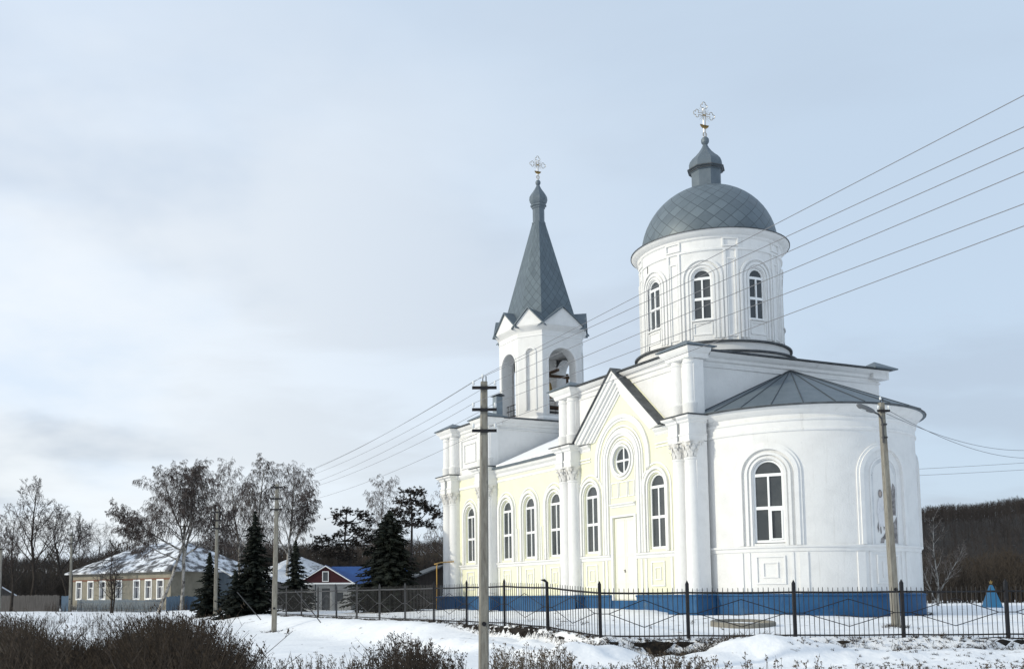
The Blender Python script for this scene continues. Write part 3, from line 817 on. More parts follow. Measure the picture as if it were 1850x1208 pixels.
m.lathe([(.001, 5.18), (.12, 5.22), (.18, 5.31), (.195, 5.40), (.18, 5.49), (.12, 5.57), (.04, 5.62)], 20)
m.build('lantern_cap', 'roof', church, loc=(DX, DY, 18.46), smooth=24)

def cross(loc, h, arm, nm='cross'):
    """openwork cross with trefoil ends, rays and a crescent, facing east"""
    m = MB(); r = .020
    def P(x, z): return (x, 0, z)
    cz = h*.66
    s = .055*arm/.6
    def outline(ax, az, length):                          # one arm: two rails and a trefoil end
        L = length*.60; t = (-az, ax)
        for k in (-1, 1): m.tube([P(ax*s+t[0]*k*s, cz+az*s+t[1]*k*s), P(ax*L+t[0]*k*s, cz+az*L+t[1]*k*s)], r, 5)
        for ang in (0, 100, -100):
            a = math.atan2(az, ax)+R(ang); rr = .115*arm/.6
            c = (ax*(L+rr*.75)+math.cos(a)*rr*.95, az*(L+rr*.75)+math.sin(a)*rr*.95)
            m.tube([P(c[0]+rr*.8*math.cos(a+q), cz+c[1]+rr*.8*math.sin(a+q)) for q in [R(-125+25*k) for k in range(11)]], r, 5)
    outline(0, 1, h-cz); outline(1, 0, arm); outline(-1, 0, arm)
    for k in (-1, 1): m.tube([P(k*s, 0), P(k*s, cz-s)], r, 5)
    m.tube([P(.12*math.cos(R(30*k)), .16+.12*math.sin(R(30*k))) for k in range(13)], r*.9, 5)
    c = m.build(nm, 'silver', church, loc=loc)
    ry = MB()
    for q in (30, 45, 60):
        for b in (0, 90, 180, 270):
            a = R(q+b); l = arm*(.72 if q == 45 else .58)
            ry.tube([P(.12*math.cos(a), cz+.12*math.sin(a)), P(l*math.cos(a), cz+l*math.sin(a))], [.012, .006], 4)
    ry.build('rays', 'silver', c)
    cr = MB(); w = .27*arm/.6; z0 = h*.36
    up_ = [(w*math.sin(R(a)), z0-w*.45*math.cos(R(a))+.02) for a in range(-75, 76, 15)]
    dn = [(w*math.sin(R(a)), z0-w*.95*math.cos(R(a))+.13*arm) for a in range(75, -76, -15)]
    cr.poly(lambda x, z, d: (x, -d, z), up_+dn, -.02, .02)
    cr.box(-.09, .09, -.025, .025, cz-.05, cz+.01)
    cr.build('crescent', 'gold', c, smooth=0)
    return c
cross((DX, DY, 24.02), 1.78, .60).rotation_euler = (0, 0, 0)

# --- bell tower --------------------------------------------------------
TX, TY = 5.3, 20.85
TA, TB = 2.30, 2.45                                   # half widths across (x) and along (y)
ex, ey = 1.36, 1.18                                   # half lengths of the east/west and south/north faces
oc = [(-ex, -TB), (ex, -TB), (TA, -ey), (TA, ey), (ex, TB), (-ex, TB), (-TA, ey), (-TA, -ey)]
ZB0, ZC, ZO = 11.9, 17.72, 12.55
m = MB()
def seg(i):
    a, b = Vector(oc[i]), Vector(oc[(i+1) % 8]); u = (b-a).normalized(); n_ = Vector((u.y, -u.x)); mid = (a+b)/2
    return (lambda s, z, d: (mid.x+u.x*s+n_.x*d, mid.y+u.y*s+n_.y*d, z)), (b-a).length/2
for i in range(8):
    mp_, hl = seg(i)
    if i % 2 == 0:
        hw = .93 if i in (0, 4) else .86
        m.wall(mp_, -hl, hl, ZB0, ZC, [('arch', 0, hw, ZO, 15.68)], rev=.7)
    else:
        m.wall(mp_, -hl, hl, ZB0, ZC, [('arch', 0, .26, 12.8, 16.3)], rev=.14)
        m.mbox(mp_, -.27, .27, 12.79, 16.6, -.16, -.13)
inner = [(x*.70, y*.70) for x, y in oc]
for i in (1, 3, 5, 7):                               # inner faces behind the solid corners
    a, b = inner[i], inner[(i+1) % 8]
    m.add([(*a, ZB0), (*b, ZB0), (*b, ZC), (*a, ZC)], [(0, 1, 2, 3)])
m.lathe([(2.2, 16.75), (1.4, 17.3), (.01, 17.5)], 16)
m.build('bell_tower_wall', 'wall', church, loc=(TX, TY, 0))
m = MB()
for i in range(8):
    mp_, hl = seg(i)
    if i % 2 == 0: m.band(mp_, 0, 15.68, ZO, (.93 if i in (0, 4) else .86)+.02, (.93 if i in (0, 4) else .86)+.15, -.02, .04, 18)
    else: m.band(mp_, 0, 16.3, 12.8, .27, .40, -.02, .05, 14)
m.loft(oc, [(.0, 17.28), (.03, 17.30), (.03, 17.36), (.0, 17.4)])
m.loft(oc, [(0, 17.62), (.05, 17.66), (.08, 17.74), (.22, 17.84), (.26, 17.92)])
m.loft(oc, [(.10, ZB0), (.10, 12.3), (.0, 12.42)])
m.build('bell_tower_trim', 'trim', church, loc=(TX, TY, 0))
gm_ = MB(); gr_ = MB()
for i in range(8):                                    # the crown of eight small gables
    mp_, hl = seg(i); hh = hl+.17; zt = 17.95+(1.10 if i % 2 == 0 else 1.02); z0 = 17.93
    gm_.poly(mp_, [(-hh, z0), (hh, z0), (0, zt)], -.35, .20)
    gm_.mbox(mp_, -hh*.9, hh*.9, z0, z0+.07, .2, .25)
    for sg in (-1, 1):
        A, B = (sg*(hh+.12), z0-.12), (0, zt+.02)
        C, D = (0, zt+.11), (sg*(hh+.12), z0-.03)
        vs = [mp_(*p, d_) for d_ in (.32, -1.0) for p in (A, B, C, D)]
        gr_.add(vs, [(0, 1, 2, 3), (7, 6, 5, 4), (0, 4, 5, 1), (1, 5, 6, 2), (2, 6, 7, 3), (3, 7, 4, 0)])
gm_.build('tower_gables', 'trim', church, loc=(TX, TY, 0), smooth=0)
gr_.build('gable_roofs', 'roof', church, loc=(TX, TY, 0), smooth=0)
m = MB()
sp0 = [(x*1.0, y*1.0) for x, y in oc]
vs = []
for f, z in ((.99, 17.9), (.87, 18.7), (.155, 25.2)):
    for x, y in oc:
        L = math.hypot(x, y); vs.append((x*f, y*f, z-18))
m.add(vs, [(j*8+i, j*8+(i+1) % 8, (j+1)*8+(i+1) % 8, (j+1)*8+i) for j in range(2) for i in range(8)])
m.build('spire', 'spire', church, loc=(TX, TY, 18), smooth=0)
m = MB()
m.loft(oct_(.37, 0), [(.06, 25.1), (.06, 25.2), (0, 25.24), (0, 26.08), (.05, 26.12), (.05, 26.2), (.13, 26.26), (.13, 26.34), (.02, 26.38)], capt=True)
lobed([(.44, 26.36), (.53, 26.5), (.58, 26.68), (.56, 26.88), (.46, 27.06), (.33, 27.24), (.21, 27.42), (.13, 27.58), (.07, 27.72)], m)
m.lathe([(.001, 27.62), (.10, 27.66), (.15, 27.74), (.165, 27.82), (.15, 27.90), (.10, 27.97), (.03, 28.0)], 18)
m.build('spire_cap', 'roof', church, loc=(TX, TY, 0), smooth=24)
cross((TX, TY, 28.02), 1.5, .54)
m = MB()
m.lathe([(.46, 13.35), (.44, 13.42), (.34, 13.62), (.28, 13.95), (.25, 14.15), (.16, 14.28), (.05, 14.33), (.04, 14.6)], 24)
m.build('bell', 'gold', church, loc=(TX-.1, TY-.9, .55))
m = MB()
m.box(-2.0, 2.0, -1.02, -.88, 15.14, 15.30); m.box(-.08, .08, -2.0, 2.0, 15.31, 15.45)
for x in (-.95, .95): m.box(x-.06, x+.06, -1.55, -1.43, 12.5, 15.3)
m.box(-.9, .5, -1.5, -1.36, 13.9, 14.02); m.box(-.9, .5, -1.6, -1.1, 13.1, 13.2)
m.build('bell_frame', 'wood', church, loc=(TX, TY, 0), smooth=0)
for i in (0, 6, 2, 4):
    m = MB(); mp_, hl = seg(i); hw = .9 if i in (0, 4) else .84
    for z in (12.72, 13.1, 13.42): m.tube([mp_(-hw, z, -.3), mp_(hw, z, -.3)], .025 if z > 13 else .06, 5)
    for k in range(-2, 3): m.tube([mp_(k*hw/2.5, 12.55, -.3), mp_(k*hw/2.5, 13.42, -.3)], .016, 4)
    m.build('belfry_railing', 'iron', church, loc=(TX, TY, 0))
m = MB(); m.loft([(x*.98, y*.98) for x, y in oc], [(0, 12.3), (0, 12.5)], capt=True); m.build('belfry_floor', 'roofdark', church, loc=(TX, TY, 0))
m = MB()
m.box(-.2, .2, -.24, .24, 11.9, 13.38); ch = m.build('roof_vent', mat('vent_sheet', (.27, .32, .36), .5, (.2, .24, .27), 3), church, loc=(1.05, 18.72, 0), smooth=0)
m = MB(); m.add([(-.32, -.36, 13.42), (.32, -.36, 13.42), (.32, .36, 13.42), (-.32, .36, 13.42), (0, -.36, 13.56), (0, .36, 13.56)], [(3, 2, 1, 0), (0, 1, 4), (2, 3, 5), (1, 2, 5, 4), (3, 0, 4, 5)])
m.box(-.15, .15, -.18, .18, 13.38, 13.43)
m.build('vent_cap', 'roofdark', ch, smooth=0)

# ------------------------------------------------------------------ metal fence
fence = empty('iron_fence', (*loc2w(FX, -9.0), 0), 0, 'black iron picket fence with diamond shapes round the church yard', 'fence')
fo = fence.location
FP = [(fo.x, fo.y)]
left = [loc2w(FX, -9.0+2.83*k) for k in range(0, 13)]
right = [(7.82, 29.5), (10.85, 29.5), (13.92, 29.5), (16.88, 29.5), (19.9, 29.55)]
def fbase(x, y): 
    xl, yl = w2loc(x, y)
    return .49+.26*smooth(29.6, 33.5, y)
def fence_post(x, y, z0, z1, w, lean=0, matn='iron'):
    m = MB(); dx = lean
    a, b = w/2, w/2
    vs = [(-a, -a, z0-.5), (a, -a, z0-.5), (a, a, z0-.5), (-a, a, z0-.5)]+[(-a+dx*.6, -a, z1-.1), (a+dx*.6, -a, z1-.1), (a+dx*.6, a, z1-.1), (-a+dx*.6, a, z1-.1)]
    if lean: vs += [(-a+dx*3.6, -a, z1-.02), (a+dx*2.6, -a, z1+.0), (a+dx*2.6, a, z1+.0), (-a+dx*3.6, a, z1-.02)]
    else: vs += [(-a*.1, -a*.1, z1), (a*.1, -a*.1, z1), (a*.1, a*.1, z1), (-a*.1, a*.1, z1)]
    m.add(vs, [(3, 2, 1, 0)]+[(4*j+i, 4*j+(i+1) % 4, 4*j+4+(i+1) % 4, 4*j+4+i) for j in range(2) for i in range(4)]+[(8, 9, 10, 11)])
    p = m.build('post', matn, fence, loc=(x-fo.x, y-fo.y, 0), smooth=0)
    if lean: p['label'] = 'leaning fence post with a bent top'
    return p
def fence_panel(a, b, za, zb, matn='iron', pr=.0105):
    """rails, pickets and the diamond of one bay"""
    ax, ay = a; bx, by = b; L = math.hypot(bx-ax, by-ay); ux, uy = (bx-ax)/L, (by-ay)/L
    def P(s_, z, d=0):
        t = s_/L; zb_ = za+(zb-za)*t
        return (ax+ux*s_-uy*d-fo.x, ay+uy*s_+ux*d-fo.y, zb_+z)
    m = MB()
    n = max(12, int(L/.138))
    for k in range(1, n):
        q = L*k/n+random.uniform(-.006, .006); tz = 1.47+random.uniform(-.012, .012); o_ = random.uniform(-.012, .012)
        m.tube([P(q, .03), P(q+o_, tz-.03), P(q+o_, tz)], [pr, pr, .002], 4, cap=False)
    pan = m.build('pickets', matn, fence, clean=False, smooth=0)
    for z, w, nm in ((1.33, .028, 'rail'), (.12, .022, 'rail')):
        m = MB(); m.tube([P(0, z, .02), P(L*.33, z-.012, .02), P(L*.66, z-.012, .02), P(L, z, .02)], w, 4); m.build(nm, matn, fence, smooth=0)
    m = MB()
    for s0, z0, s1, z1 in ((0, .74, .24, .74), (.24, .74, L/2, 1.13), (L/2, 1.13, L-.24, .74), (L-.24, .74, L, .74), (.24, .74, L/2, .36), (L/2, .36, L-.24, .74)):
        m.tube([P(s0, z0, -.025), P(s1, z1, -.025)], .011, 4)
    m.build('diamond', matn, fence, smooth=0)
allp = left[::-1]+right
random.seed(4)
for i, (x, y) in enumerate(allp):
    z0 = fbase(x, y)
    far = y > 41
    fence_post(x, y, z0, z0+(1.68 if i >= len(left)-1 else 1.60), .085 if y < 33 else .075, -.055 if abs(y-left[1][1]) < .1 else 0, 'iron_grey' if far else 'iron')
for a, b in zip(allp, allp[1:]): fence_panel(a, b, fbase(*a), fbase(*b), 'iron_grey' if a[1] > 41 else 'iron', .005 if a[1] > 44 else .008 if a[1] > 36 else .0105)
for (x, y, dx) in ((-4.4, 43.6, .55), (-7.9, 50.0, .6)):           # braces behind the far bays
    m = MB(); z = fbase(x, y); m.tube([(x-fo.x-dx, y-fo.y+.3, z+1.3), (x-fo.x+dx, y-fo.y+.1, z-.05)], .022, 4); m.build('brace', 'iron_grey', fence, smooth=0)
# bare soil bank under the fence
m = MB(); rnd = random.Random(8)
pth = []
for a, b in zip(allp, allp[1:]):
    L = math.hypot(b[0]-a[0], b[1]-a[1]); n = max(2, int(L/.22))
    for k in range(n): pth.append((a[0]+(b[0]-a[0])*k/n, a[1]+(b[1]-a[1])*k/n))
rows = [[], [], [], []]
for i, (x, y) in enumerate(pth):
    j = min(i+1, len(pth)-1); k = max(i-1, 0); t = Vector((pth[j][0]-pth[k][0], pth[j][1]-pth[k][1])).normalized(); nx_, ny_ = t.y, -t.x
    z = fbase(x, y)
    nn = noise.noise((x*1.7, y*1.7, 2)); n2_ = noise.noise((x*4.1, y*4.1, 9))
    for r_, (o, dz) in enumerate(((-.16, -.2), (-.05+.05*n2_, .015+.07*nn), (.16+.10*n2_+.06*nn, -.06+.06*n2_), (.34+.12*n2_, -.85))):
        rows[r_].append((x+nx_*o, y+ny_*o, z+dz))
q = len(pth); m.v = sum(rows, []); m.f = [(r_*q+i, r_*q+i+1, (r_+1)*q+i+1, (r_+1)*q+i) for r_ in range(3) for i in range(q-1)]; m.m = [0]*len(m.f)
tag(m.build('soil_bank', 'soil', clean=False, smooth=50), kind='structure')

# ------------------------------------------------------------------ power poles
def insulator(par, x, y, z, s=1.):
    m = MB(); m.tube([(x, y, z), (x, y, z+.05*s)], .010, 5)
    m.lathe([(.022*s, z+.045*s), (.038*s, z+.06*s), (.026*s, z+.085*s), (.034*s, z+.10*s), (.03*s, z+.125*s), (.012*s, z+.145*s)], 10, x, y)
    m.build('insulator', 'porcelain', par)
def power_pole(x, y, zb, zt, label, lean=(0, 0), arms=(.17, .71, 1.23), aw=.30, matw=1., pins=True, group='concrete poles of the power line'):
    root = empty('power_pole', (x, y, zb), 0, label, 'utility pole', group)
    h = zt-zb; m = MB(); vs = []
    def cx(z): return lean[0]*z/h
    for z, a, b in ((-1.2, .125, .10), (h*.4, .112, .092), (h, .082, .082)):
        for px_, py_ in ((-.72, -1), (.72, -1), (1, -.4), (1, 1), (-1, 1), (-1, -.4)): vs.append((px_*a*matw+cx(z), py_*b*matw, z))
    m.add(vs, [(j*6+i, j*6+(i+1) % 6, j*6+6+(i+1) % 6, j*6+6+i) for j in range(2) for i in range(6)]+[tuple(range(12, 18)), tuple(range(6))[::-1]])
    sh = m.build('shaft', 'concrete', root, smooth=0)
    m = MB(); m.tube([(cx(1.15)-.0, -.125, 1.2), (cx(1.15), -.098, 1.2)], .055, 10); m.build('shaft_hole', 'iron', sh)
    for k, dz in enumerate(arms):
        z = h-dz; m = MB()
        m.box(cx(z)-aw, cx(z)+aw, -.135, -.085, z-.035, z+.035); m.box(cx(z)-.10, cx(z)+.10, -.138, -.132, z-.05, z-.036)
        a = m.build('crossarm', 'iron', root, smooth=0)
        if pins:
            for sg in (-1, 1): insulator(a, cx(z)+sg*(aw-.035), -.11, z+.03)
    if pins:
        m = MB(); m.tube([(cx(h)-.03, 0, h-.1), (cx(h)-.03, 0, h+.09)], .012, 5); p = m.build('top_pin', 'iron', root); insulator(p, cx(h)-.03, 0, h+.05)
        m = MB(); m.tube([(cx(h)+.05, .0, h-.1), (cx(h)+.05, 0, h+.14)], .013, 5); m.build('top_pin', 'iron', root)
    return root
P1 = power_pole(1.70, 25, -.12, 6.98, 'weathered concrete pole standing nearest in front of the church', (.09, 0))
P2 = power_pole(-6.58, 49.4, .06, 7.19, 'concrete pole in open snow in front of the dark spruces', (.10, 0))
P3 = power_pole(-12.72, 67, .38, 7.5, 'concrete pole beside the small spruce right of the long house', (.06, 0))
power_pole(-18.6, 84, .5, 7.8, 'concrete pole rising behind the leaning birch trunk', (.05, 0))
power_pole(-30.02, 91, .58, 7.58, 'concrete pole at the left end of the long yellow house', (0, 0), arms=(.17, .95))
power_pole(-31.9, 80, .5, 5.75, 'short concrete pole at the left edge of the view', (.06, 0), arms=(.12,), pins=False)
P7 = power_pole(15.22, 32.7, .70, 7.86, 'concrete pole carrying a street lamp beside the rounded apse', (-.14, 0), arms=(.28,), aw=.20)
# street lamp on the last pole
m = MB(); hx = -.13
m.tube([(hx-.06, -.11, 5.85), (hx-.07, -.13, 6.45), (hx-.10, -.15, 6.62), (hx-.22, -.2, 6.76), (hx-.42, -.26, 6.83)], .03, 7)
m.box(hx-.09, hx+.08, -.13, -.06, 6.0, 6.05); m.box(hx-.09, hx+.08, -.13, -.06, 6.42, 6.47)
arm = m.build('lamp_arm', 'iron_grey', P7)
m = MB(); a = Vector((hx-.36, -.25, 6.82)); b = Vector((hx-.98, -.42, 7.02))
m.tube([a, a.lerp(b, .15), a.lerp(b, .45), a.lerp(b, .85), b], [.04, .075, .095, .085, .035], 8)
hd_ = m.build('lamp_head', mat('lamp_grey', (.16, .165, .17), .4, metal=.3), arm)
m = MB(); m.tube([a.lerp(b, .35)-Vector((0, 0, .045)), a.lerp(b, .6)-Vector((0, 0, .06)), a.lerp(b, .9)-Vector((0, 0, .045))], [.03, .055, .03], 8); m.build('lamp_glass', mat('lamp_lens', (.6, .62, .62), .2), hd_)
# conductors
def wire(name, pts, sag, r, label, group='conductors of the power line'):
    m = MB(); P = []
    for (a, b), sg in zip(zip(pts, pts[1:]), sag):
        a, b = Vector(a), Vector(b)
        for k in range(20 if P else 0, 1): pass
        for k in range(24):
            t = k/24; p = a.lerp(b, t); p.z -= sg*4*t*(1-t); P.append(p)
    P.append(Vector(pts[-1])); m.tube(P, r, 5)
    return tag(m.build(name, 'wire', clean=False), label, 'wire', group)
WZ = [(-.03, .14, 'topmost conductor on the pole tips'), (-.265, -.01, 'conductor on the left end of the top crossarms'), (.265, -.01, 'conductor on the right end of the top crossarms'),
      (-.265, -.55, 'conductor on the left end of the middle crossarms'), (.265, -.55, 'conductor on the right end of the middle crossarms'), (.265, -1.07, 'conductor on the right end of the lowest crossarms')]
WE = [(6.76, 7.17), (6.74, 6.81), (6.72, 6.57), (6.71, 6.30), (6.69, 5.94), (6.67, 5.69)]      # where each one passes the next span, 10.9 m out
for (dx, dz, lab), (ex_, ez_) in zip(WZ, WE):
    def at(p, h, ln):
        return (p[0]+ln+dx, p[1]-(.11 if dz < 0 else 0), h+dz+.0)
    a_ = Vector(at((1.70, 25), 6.98, .09)); b_ = Vector((ex_, 10.9, ez_)); e_ = a_+(b_-a_)*1.7
    wire('power_line', [at((-6.58, 49.4), 7.19, .1), tuple(a_), tuple(e_)], [.30, .0], .0054, 'thin grey '+lab+' above the yard')
tipx = 15.22-.14
wire('service_line', [(tipx-.16, 32.6, 7.62), (33, 52, 9.28)], [.7], .010, 'dark service wire from the lamp pole, upper of the two sagging right', 'service wires of the lamp pole')
wire('service_line', [(tipx+.16, 32.6, 7.60), (33.2, 52, 8.91)], [.8], .010, 'dark service wire from the lamp pole, lower of the two sagging right', 'service wires of the lamp pole')
wire('distant_line', [(20, 75, 10.4), (60, 82, 13.0)], [.3], .014, 'faint far wire above the right hill, upper one', 'far wires above the right hill')
wire('distant_line', [(20, 75, 10.0), (60, 82, 12.4)], [.3], .014, 'faint far wire above the right hill, lower one', 'far wires above the right hill')

# ------------------------------------------------------------------ small things in the yard
m = MB(); x, y = 10.55, 33.2; z = gz(x, y)
a0, a1 = R(200), R(340)
m.lathe([(.84, -.25), (1.0, -.25), (1.0, .10), (.97, .12), (.87, .12), (.84, .10), (.84, -.25)], 40, 0, 0)
o = m.build('concrete_ring', 'concrete', None, loc=(x, y, z)); o.rotation_euler = (R(3), 0, 0)
tag(o, 'low grey concrete well ring half buried in the snow behind the fence', 'concrete ring')
m = MB(); m.lathe([(.001, .04), (.5, .05), (.845, .02)], 24, capb=False, capt=False); sn_ = m.build('snow_fill', 'snow', o)
x, y = 33.5, 60.; z = gz(x, y)-.05
ob = empty('obelisk', (x, y, z), 0, 'small blue pyramid monument with a gilt star on its tip', 'monument')
m = MB(); m.loft([(-.42, -.42), (.42, -.42), (.42, .42), (-.42, .42)], [(0, 0), (0, .06), (-.02, .08), (-.35, 1.32), (-.42, 1.36)], capt=True); m.build('pyramid', mat('sky_blue_paint', (.045, .20, .36), .5, (.06, .24, .40), 3), ob, smooth=0)
m = MB(); m.poly(lambda a, b, d: (a, -d, b), [(.13*(1 if k % 2 == 0 else .42)*math.sin(PI*k/5), 1.50+.13*(1 if k % 2 == 0 else .42)*math.cos(PI*k/5)) for k in range(10)], -.02, .02)
m.box(-.012, .012, -.012, .012, 1.3, 1.4); m.build('star', 'gold', ob, smooth=0)
gx, gy = loc2w(.6, 24.1); gzz = gz(gx, gy)
m = MB()
pA = [loc2w(.1, 25.3), loc2w(-.14, 25.1), loc2w(-.60, 23.3), loc2w(-.55, 21.5)]
m.tube([(pA[0][0], pA[0][1], .7), (pA[0][0], pA[0][1], 3.72), (pA[0][0]+.04, pA[0][1]-.03, 3.8), (pA[1][0], pA[1][1], 3.82), (pA[2][0], pA[2][1], 3.86), (pA[3][0], pA[3][1], 3.86)], .035, 7)
o = m.build('gas_pipe', 'pipe'); tag(o, 'thin yellow gas pipe bending at the far end of the church wall', 'pipe')

# ------------------------------------------------------------------ houses
def roof_mat(name, base, snow_amt):
    return mat(name, base, .8, (.80, .83, .88), .95, snow_amt-.03, snow_amt+.10, .2, 8, col3=tuple(v*.7 for v in base), s3=3, l3=.62, h3=.66)
MT['roof_patchy'] = roof_mat('slate_roof_with_snow', (.10, .10, .105), .46)
MT['roof_snowy'] = roof_mat('snowed_roof', (.20, .21, .22), .36)
MT['yellow'] = mat('yellow_brick', (.29, .27, .22), .9, (.22, .205, .165), 2, .4, .7)
MT['redbrick'] = mat('red_brick', (.17, .085, .06), .9, (.22, .12, .085), 5)
def hipped(par, x0, x1, y0, y1, z0, z1, r0, r1, matn, ym=None, lift=.0):
    m = MB(); ym = (y0+y1)/2 if ym is None else ym
    m.add([(x0, y0, z0), (x1, y0, z0), (x1, y1, z0), (x0, y1, z0), (r0, ym, z1), (r1, ym, z1), (x0, y0, z0-.12), (x1, y0, z0-.12), (x1, y1, z0-.12), (x0, y1, z0-.12)],
          [(0, 1, 5, 4), (1, 2, 5), (2, 3, 4, 5), (3, 0, 4), (9, 8, 7, 6), (0, 6, 7, 1), (1, 7, 8, 2), (2, 8, 9, 3), (3, 9, 6, 0)])
    return m.build('roof', matn, par, smooth=0)
hx0, hy0 = -32.75, 100.
hz = gz(hx0+6, hy0-6)-.15
house = empty('long_house', (hx0, hy0, 0), R(-42.3), 'long low yellow brick house with white window frames and snowy hipped roof', 'house')
HF = lambda s, z, d: (s, -d, z)
HW = [1.16, 3.25, 5.36, 8.1, 11.0, 12.85, 14.65]
m = MB(); m.wall(HF, 0, 16.2, hz, 4.12, [('rect', c, .42, 1.8, 3.36) for c in HW], rev=.2)
m.build('wall', 'yellow', house, smooth=0)
m = MB(); m.loft([(16.2, 0), (16.2, 9), (0, 9), (0, 0)], [(0, hz), (0, 4.12)], closed=False, cape=False); m.build('wall', 'yellow', house, smooth=0)
m = MB(); m.mbox(HF, 0, 16.2, 3.42, 3.58, -.02, .03); m.build('brick_band', 'redbrick', house, smooth=0)
m = MB(); m.mbox(HF, -.05, 16.25, hz, 1.25, -.02, .06); m.build('footing', 'concrete', house, smooth=0)
for c in HW:
    m = MB(); m.frame(HF, c-.54, c+.54, 1.68, 3.48, .13, -.03, .05); m.mbox(HF, c-.44, c+.44, 2.78, 2.84, -.14, -.05)
    m.mbox(HF, c+.04, c+.09, 1.8, 2.78, -.14, -.06); m.frame(HF, c-.43, c+.43, 1.79, 3.37, .055, -.15, -.07)
    w = m.build('window', 'frame', house, smooth=0)
    m = MB(); m.mbox(HF, c-.42, c+.42, 1.81, 3.36, -.17, -.155); m.build('pane', mat('house_glass', (.05, .055, .065), .15, (.18, .18, .2), 2) if 'house_glass' not in bpy.data.materials else bpy.data.materials['house_glass'], w, smooth=0)
rf = hipped(house, -.6, 16.8, -.6, 9.6, 4.22, 7.0, 5.0, 12.2, 'roof_patchy')
m = MB()
for f in (.2, .42, .64, .84):
    y = -.6+5.1*f; z = 4.22+2.9*f; x0 = -.6+5.2*f+.3; m.tube([(x0+.5+f, y-.01, z+.02), (x0+4+2*f, y-.01, z+.025)], .03, 4)
m.build('roof_batten', 'roofdark', rf)
# the hut with the maroon gable
hu = empty('small_hut', (-6.25, 75., 0), 0, 'small whitewashed hut with maroon gable and bright blue metal roof', 'hut')
hz = gz(-6.2, 75)-.1
MT['hutwall'] = mat('greyish_plaster', (.42, .42, .41), .9, (.32, .32, .31), 2, .4, .7)
MT['maroon'] = mat('maroon_siding', (.045, .009, .012), .6, stretch=(1, 1, 1))
MT['blueroof'] = mat('blue_profiled_sheet', (.010, .055, .20), .5, (.014, .07, .24), 1.5, metal=.1)
UF = lambda s, z, d: (s, -d, z)
m = MB(); m.wall(UF, -1.95, 1.95, hz, 2.75, [('rect', 0, .30, hz+.01, 2.45), ('rect', -1.05, .22, 1.5, 2.15), ('rect', 1.05, .22, 1.5, 2.15)], rev=.15)
m.build('wall', 'hutwall', hu, smooth=0)
m = MB(); m.loft([(1.95, 0), (1.95, 1.6), (5.6, 1.6), (5.6, 6), (-1.95, 6), (-1.95, 0)], [(0, hz), (0, 2.75)], closed=False, cape=False); m.build('wall', 'hutwall', hu, smooth=0)
m = MB(); m.mbox(UF, -.29, .29, hz, 2.44, -.12, -.07); m.build('door', 'roofdark', hu, smooth=0)
for c in (-1.05, 1.05):
    m = MB(); m.frame(UF, c-.23, c+.23, 1.49, 2.16, .03, -.13, -.07); w = m.build('window', 'roofdark', hu, smooth=0)
    m = MB(); m.mbox(UF, c-.21, c+.21, 1.5, 2.15, -.12, -.11); m.build('pane', 'glass', w, smooth=0)
for c in (-1.9, -.72, .72, 1.9):
    m = MB(); m.mbox(UF, c-.045, c+.045, hz, 2.74, .35, .44); m.build('porch_post', 'roofdark', hu, smooth=0)
m = MB(); m.mbox(UF, -2.0, 2.0, 2.74, 2.84, -.05, .46); m.build('fascia', 'frame', hu, smooth=0)
m = MB(); m.poly(UF, [(-1.9, 2.845), (1.9, 2.845), (0, 4.0)], -.03, .36); gb = m.build('gable', 'maroon', hu, smooth=0)
m = MB(); m.frame(UF, -.23, .23, 2.92, 3.66, .05, .355, .40); w = m.build('window', 'frame', gb, smooth=0)
m = MB(); m.mbox(UF, -.19, .19, 2.96, 3.62, .362, .368); m.build('pane', 'glass', w, smooth=0)
m = MB()
for sg in (-1, 1):
    p = [(0, 4.0), (0, 4.09), (sg*2.12, 2.80), (sg*2.12, 2.71)]; m.poly(UF, p if sg < 0 else p[::-1], .33, .47)
m.build('barge_board', 'frame', hu, smooth=0)
m = MB()
for sg in (-1, 1):
    m.add([(0, -.48, 4.12), (0, 3.6, 4.12), (sg*2.16, 3.6, 2.80), (sg*2.16, -.48, 2.80), (0, -.48, 4.095), (0, 3.6, 4.095), (sg*2.16, 3.6, 2.775), (sg*2.16, -.48, 2.775)], [(0, 1, 2, 3), (7, 6, 5, 4), (0, 4, 5, 1), (2, 6, 7, 3), (0, 3, 7, 4)])
m.add([(.1, 3.9, 4.13), (5.9, 3.9, 4.13), (5.9, 1.2, 2.78), (1.2, 1.2, 2.78), (.1, 6.4, 2.78), (5.9, 6.4, 2.78)], [(0, 3, 2, 1), (0, 1, 5, 4)])
m.build('roof', 'blueroof', hu, smooth=0)
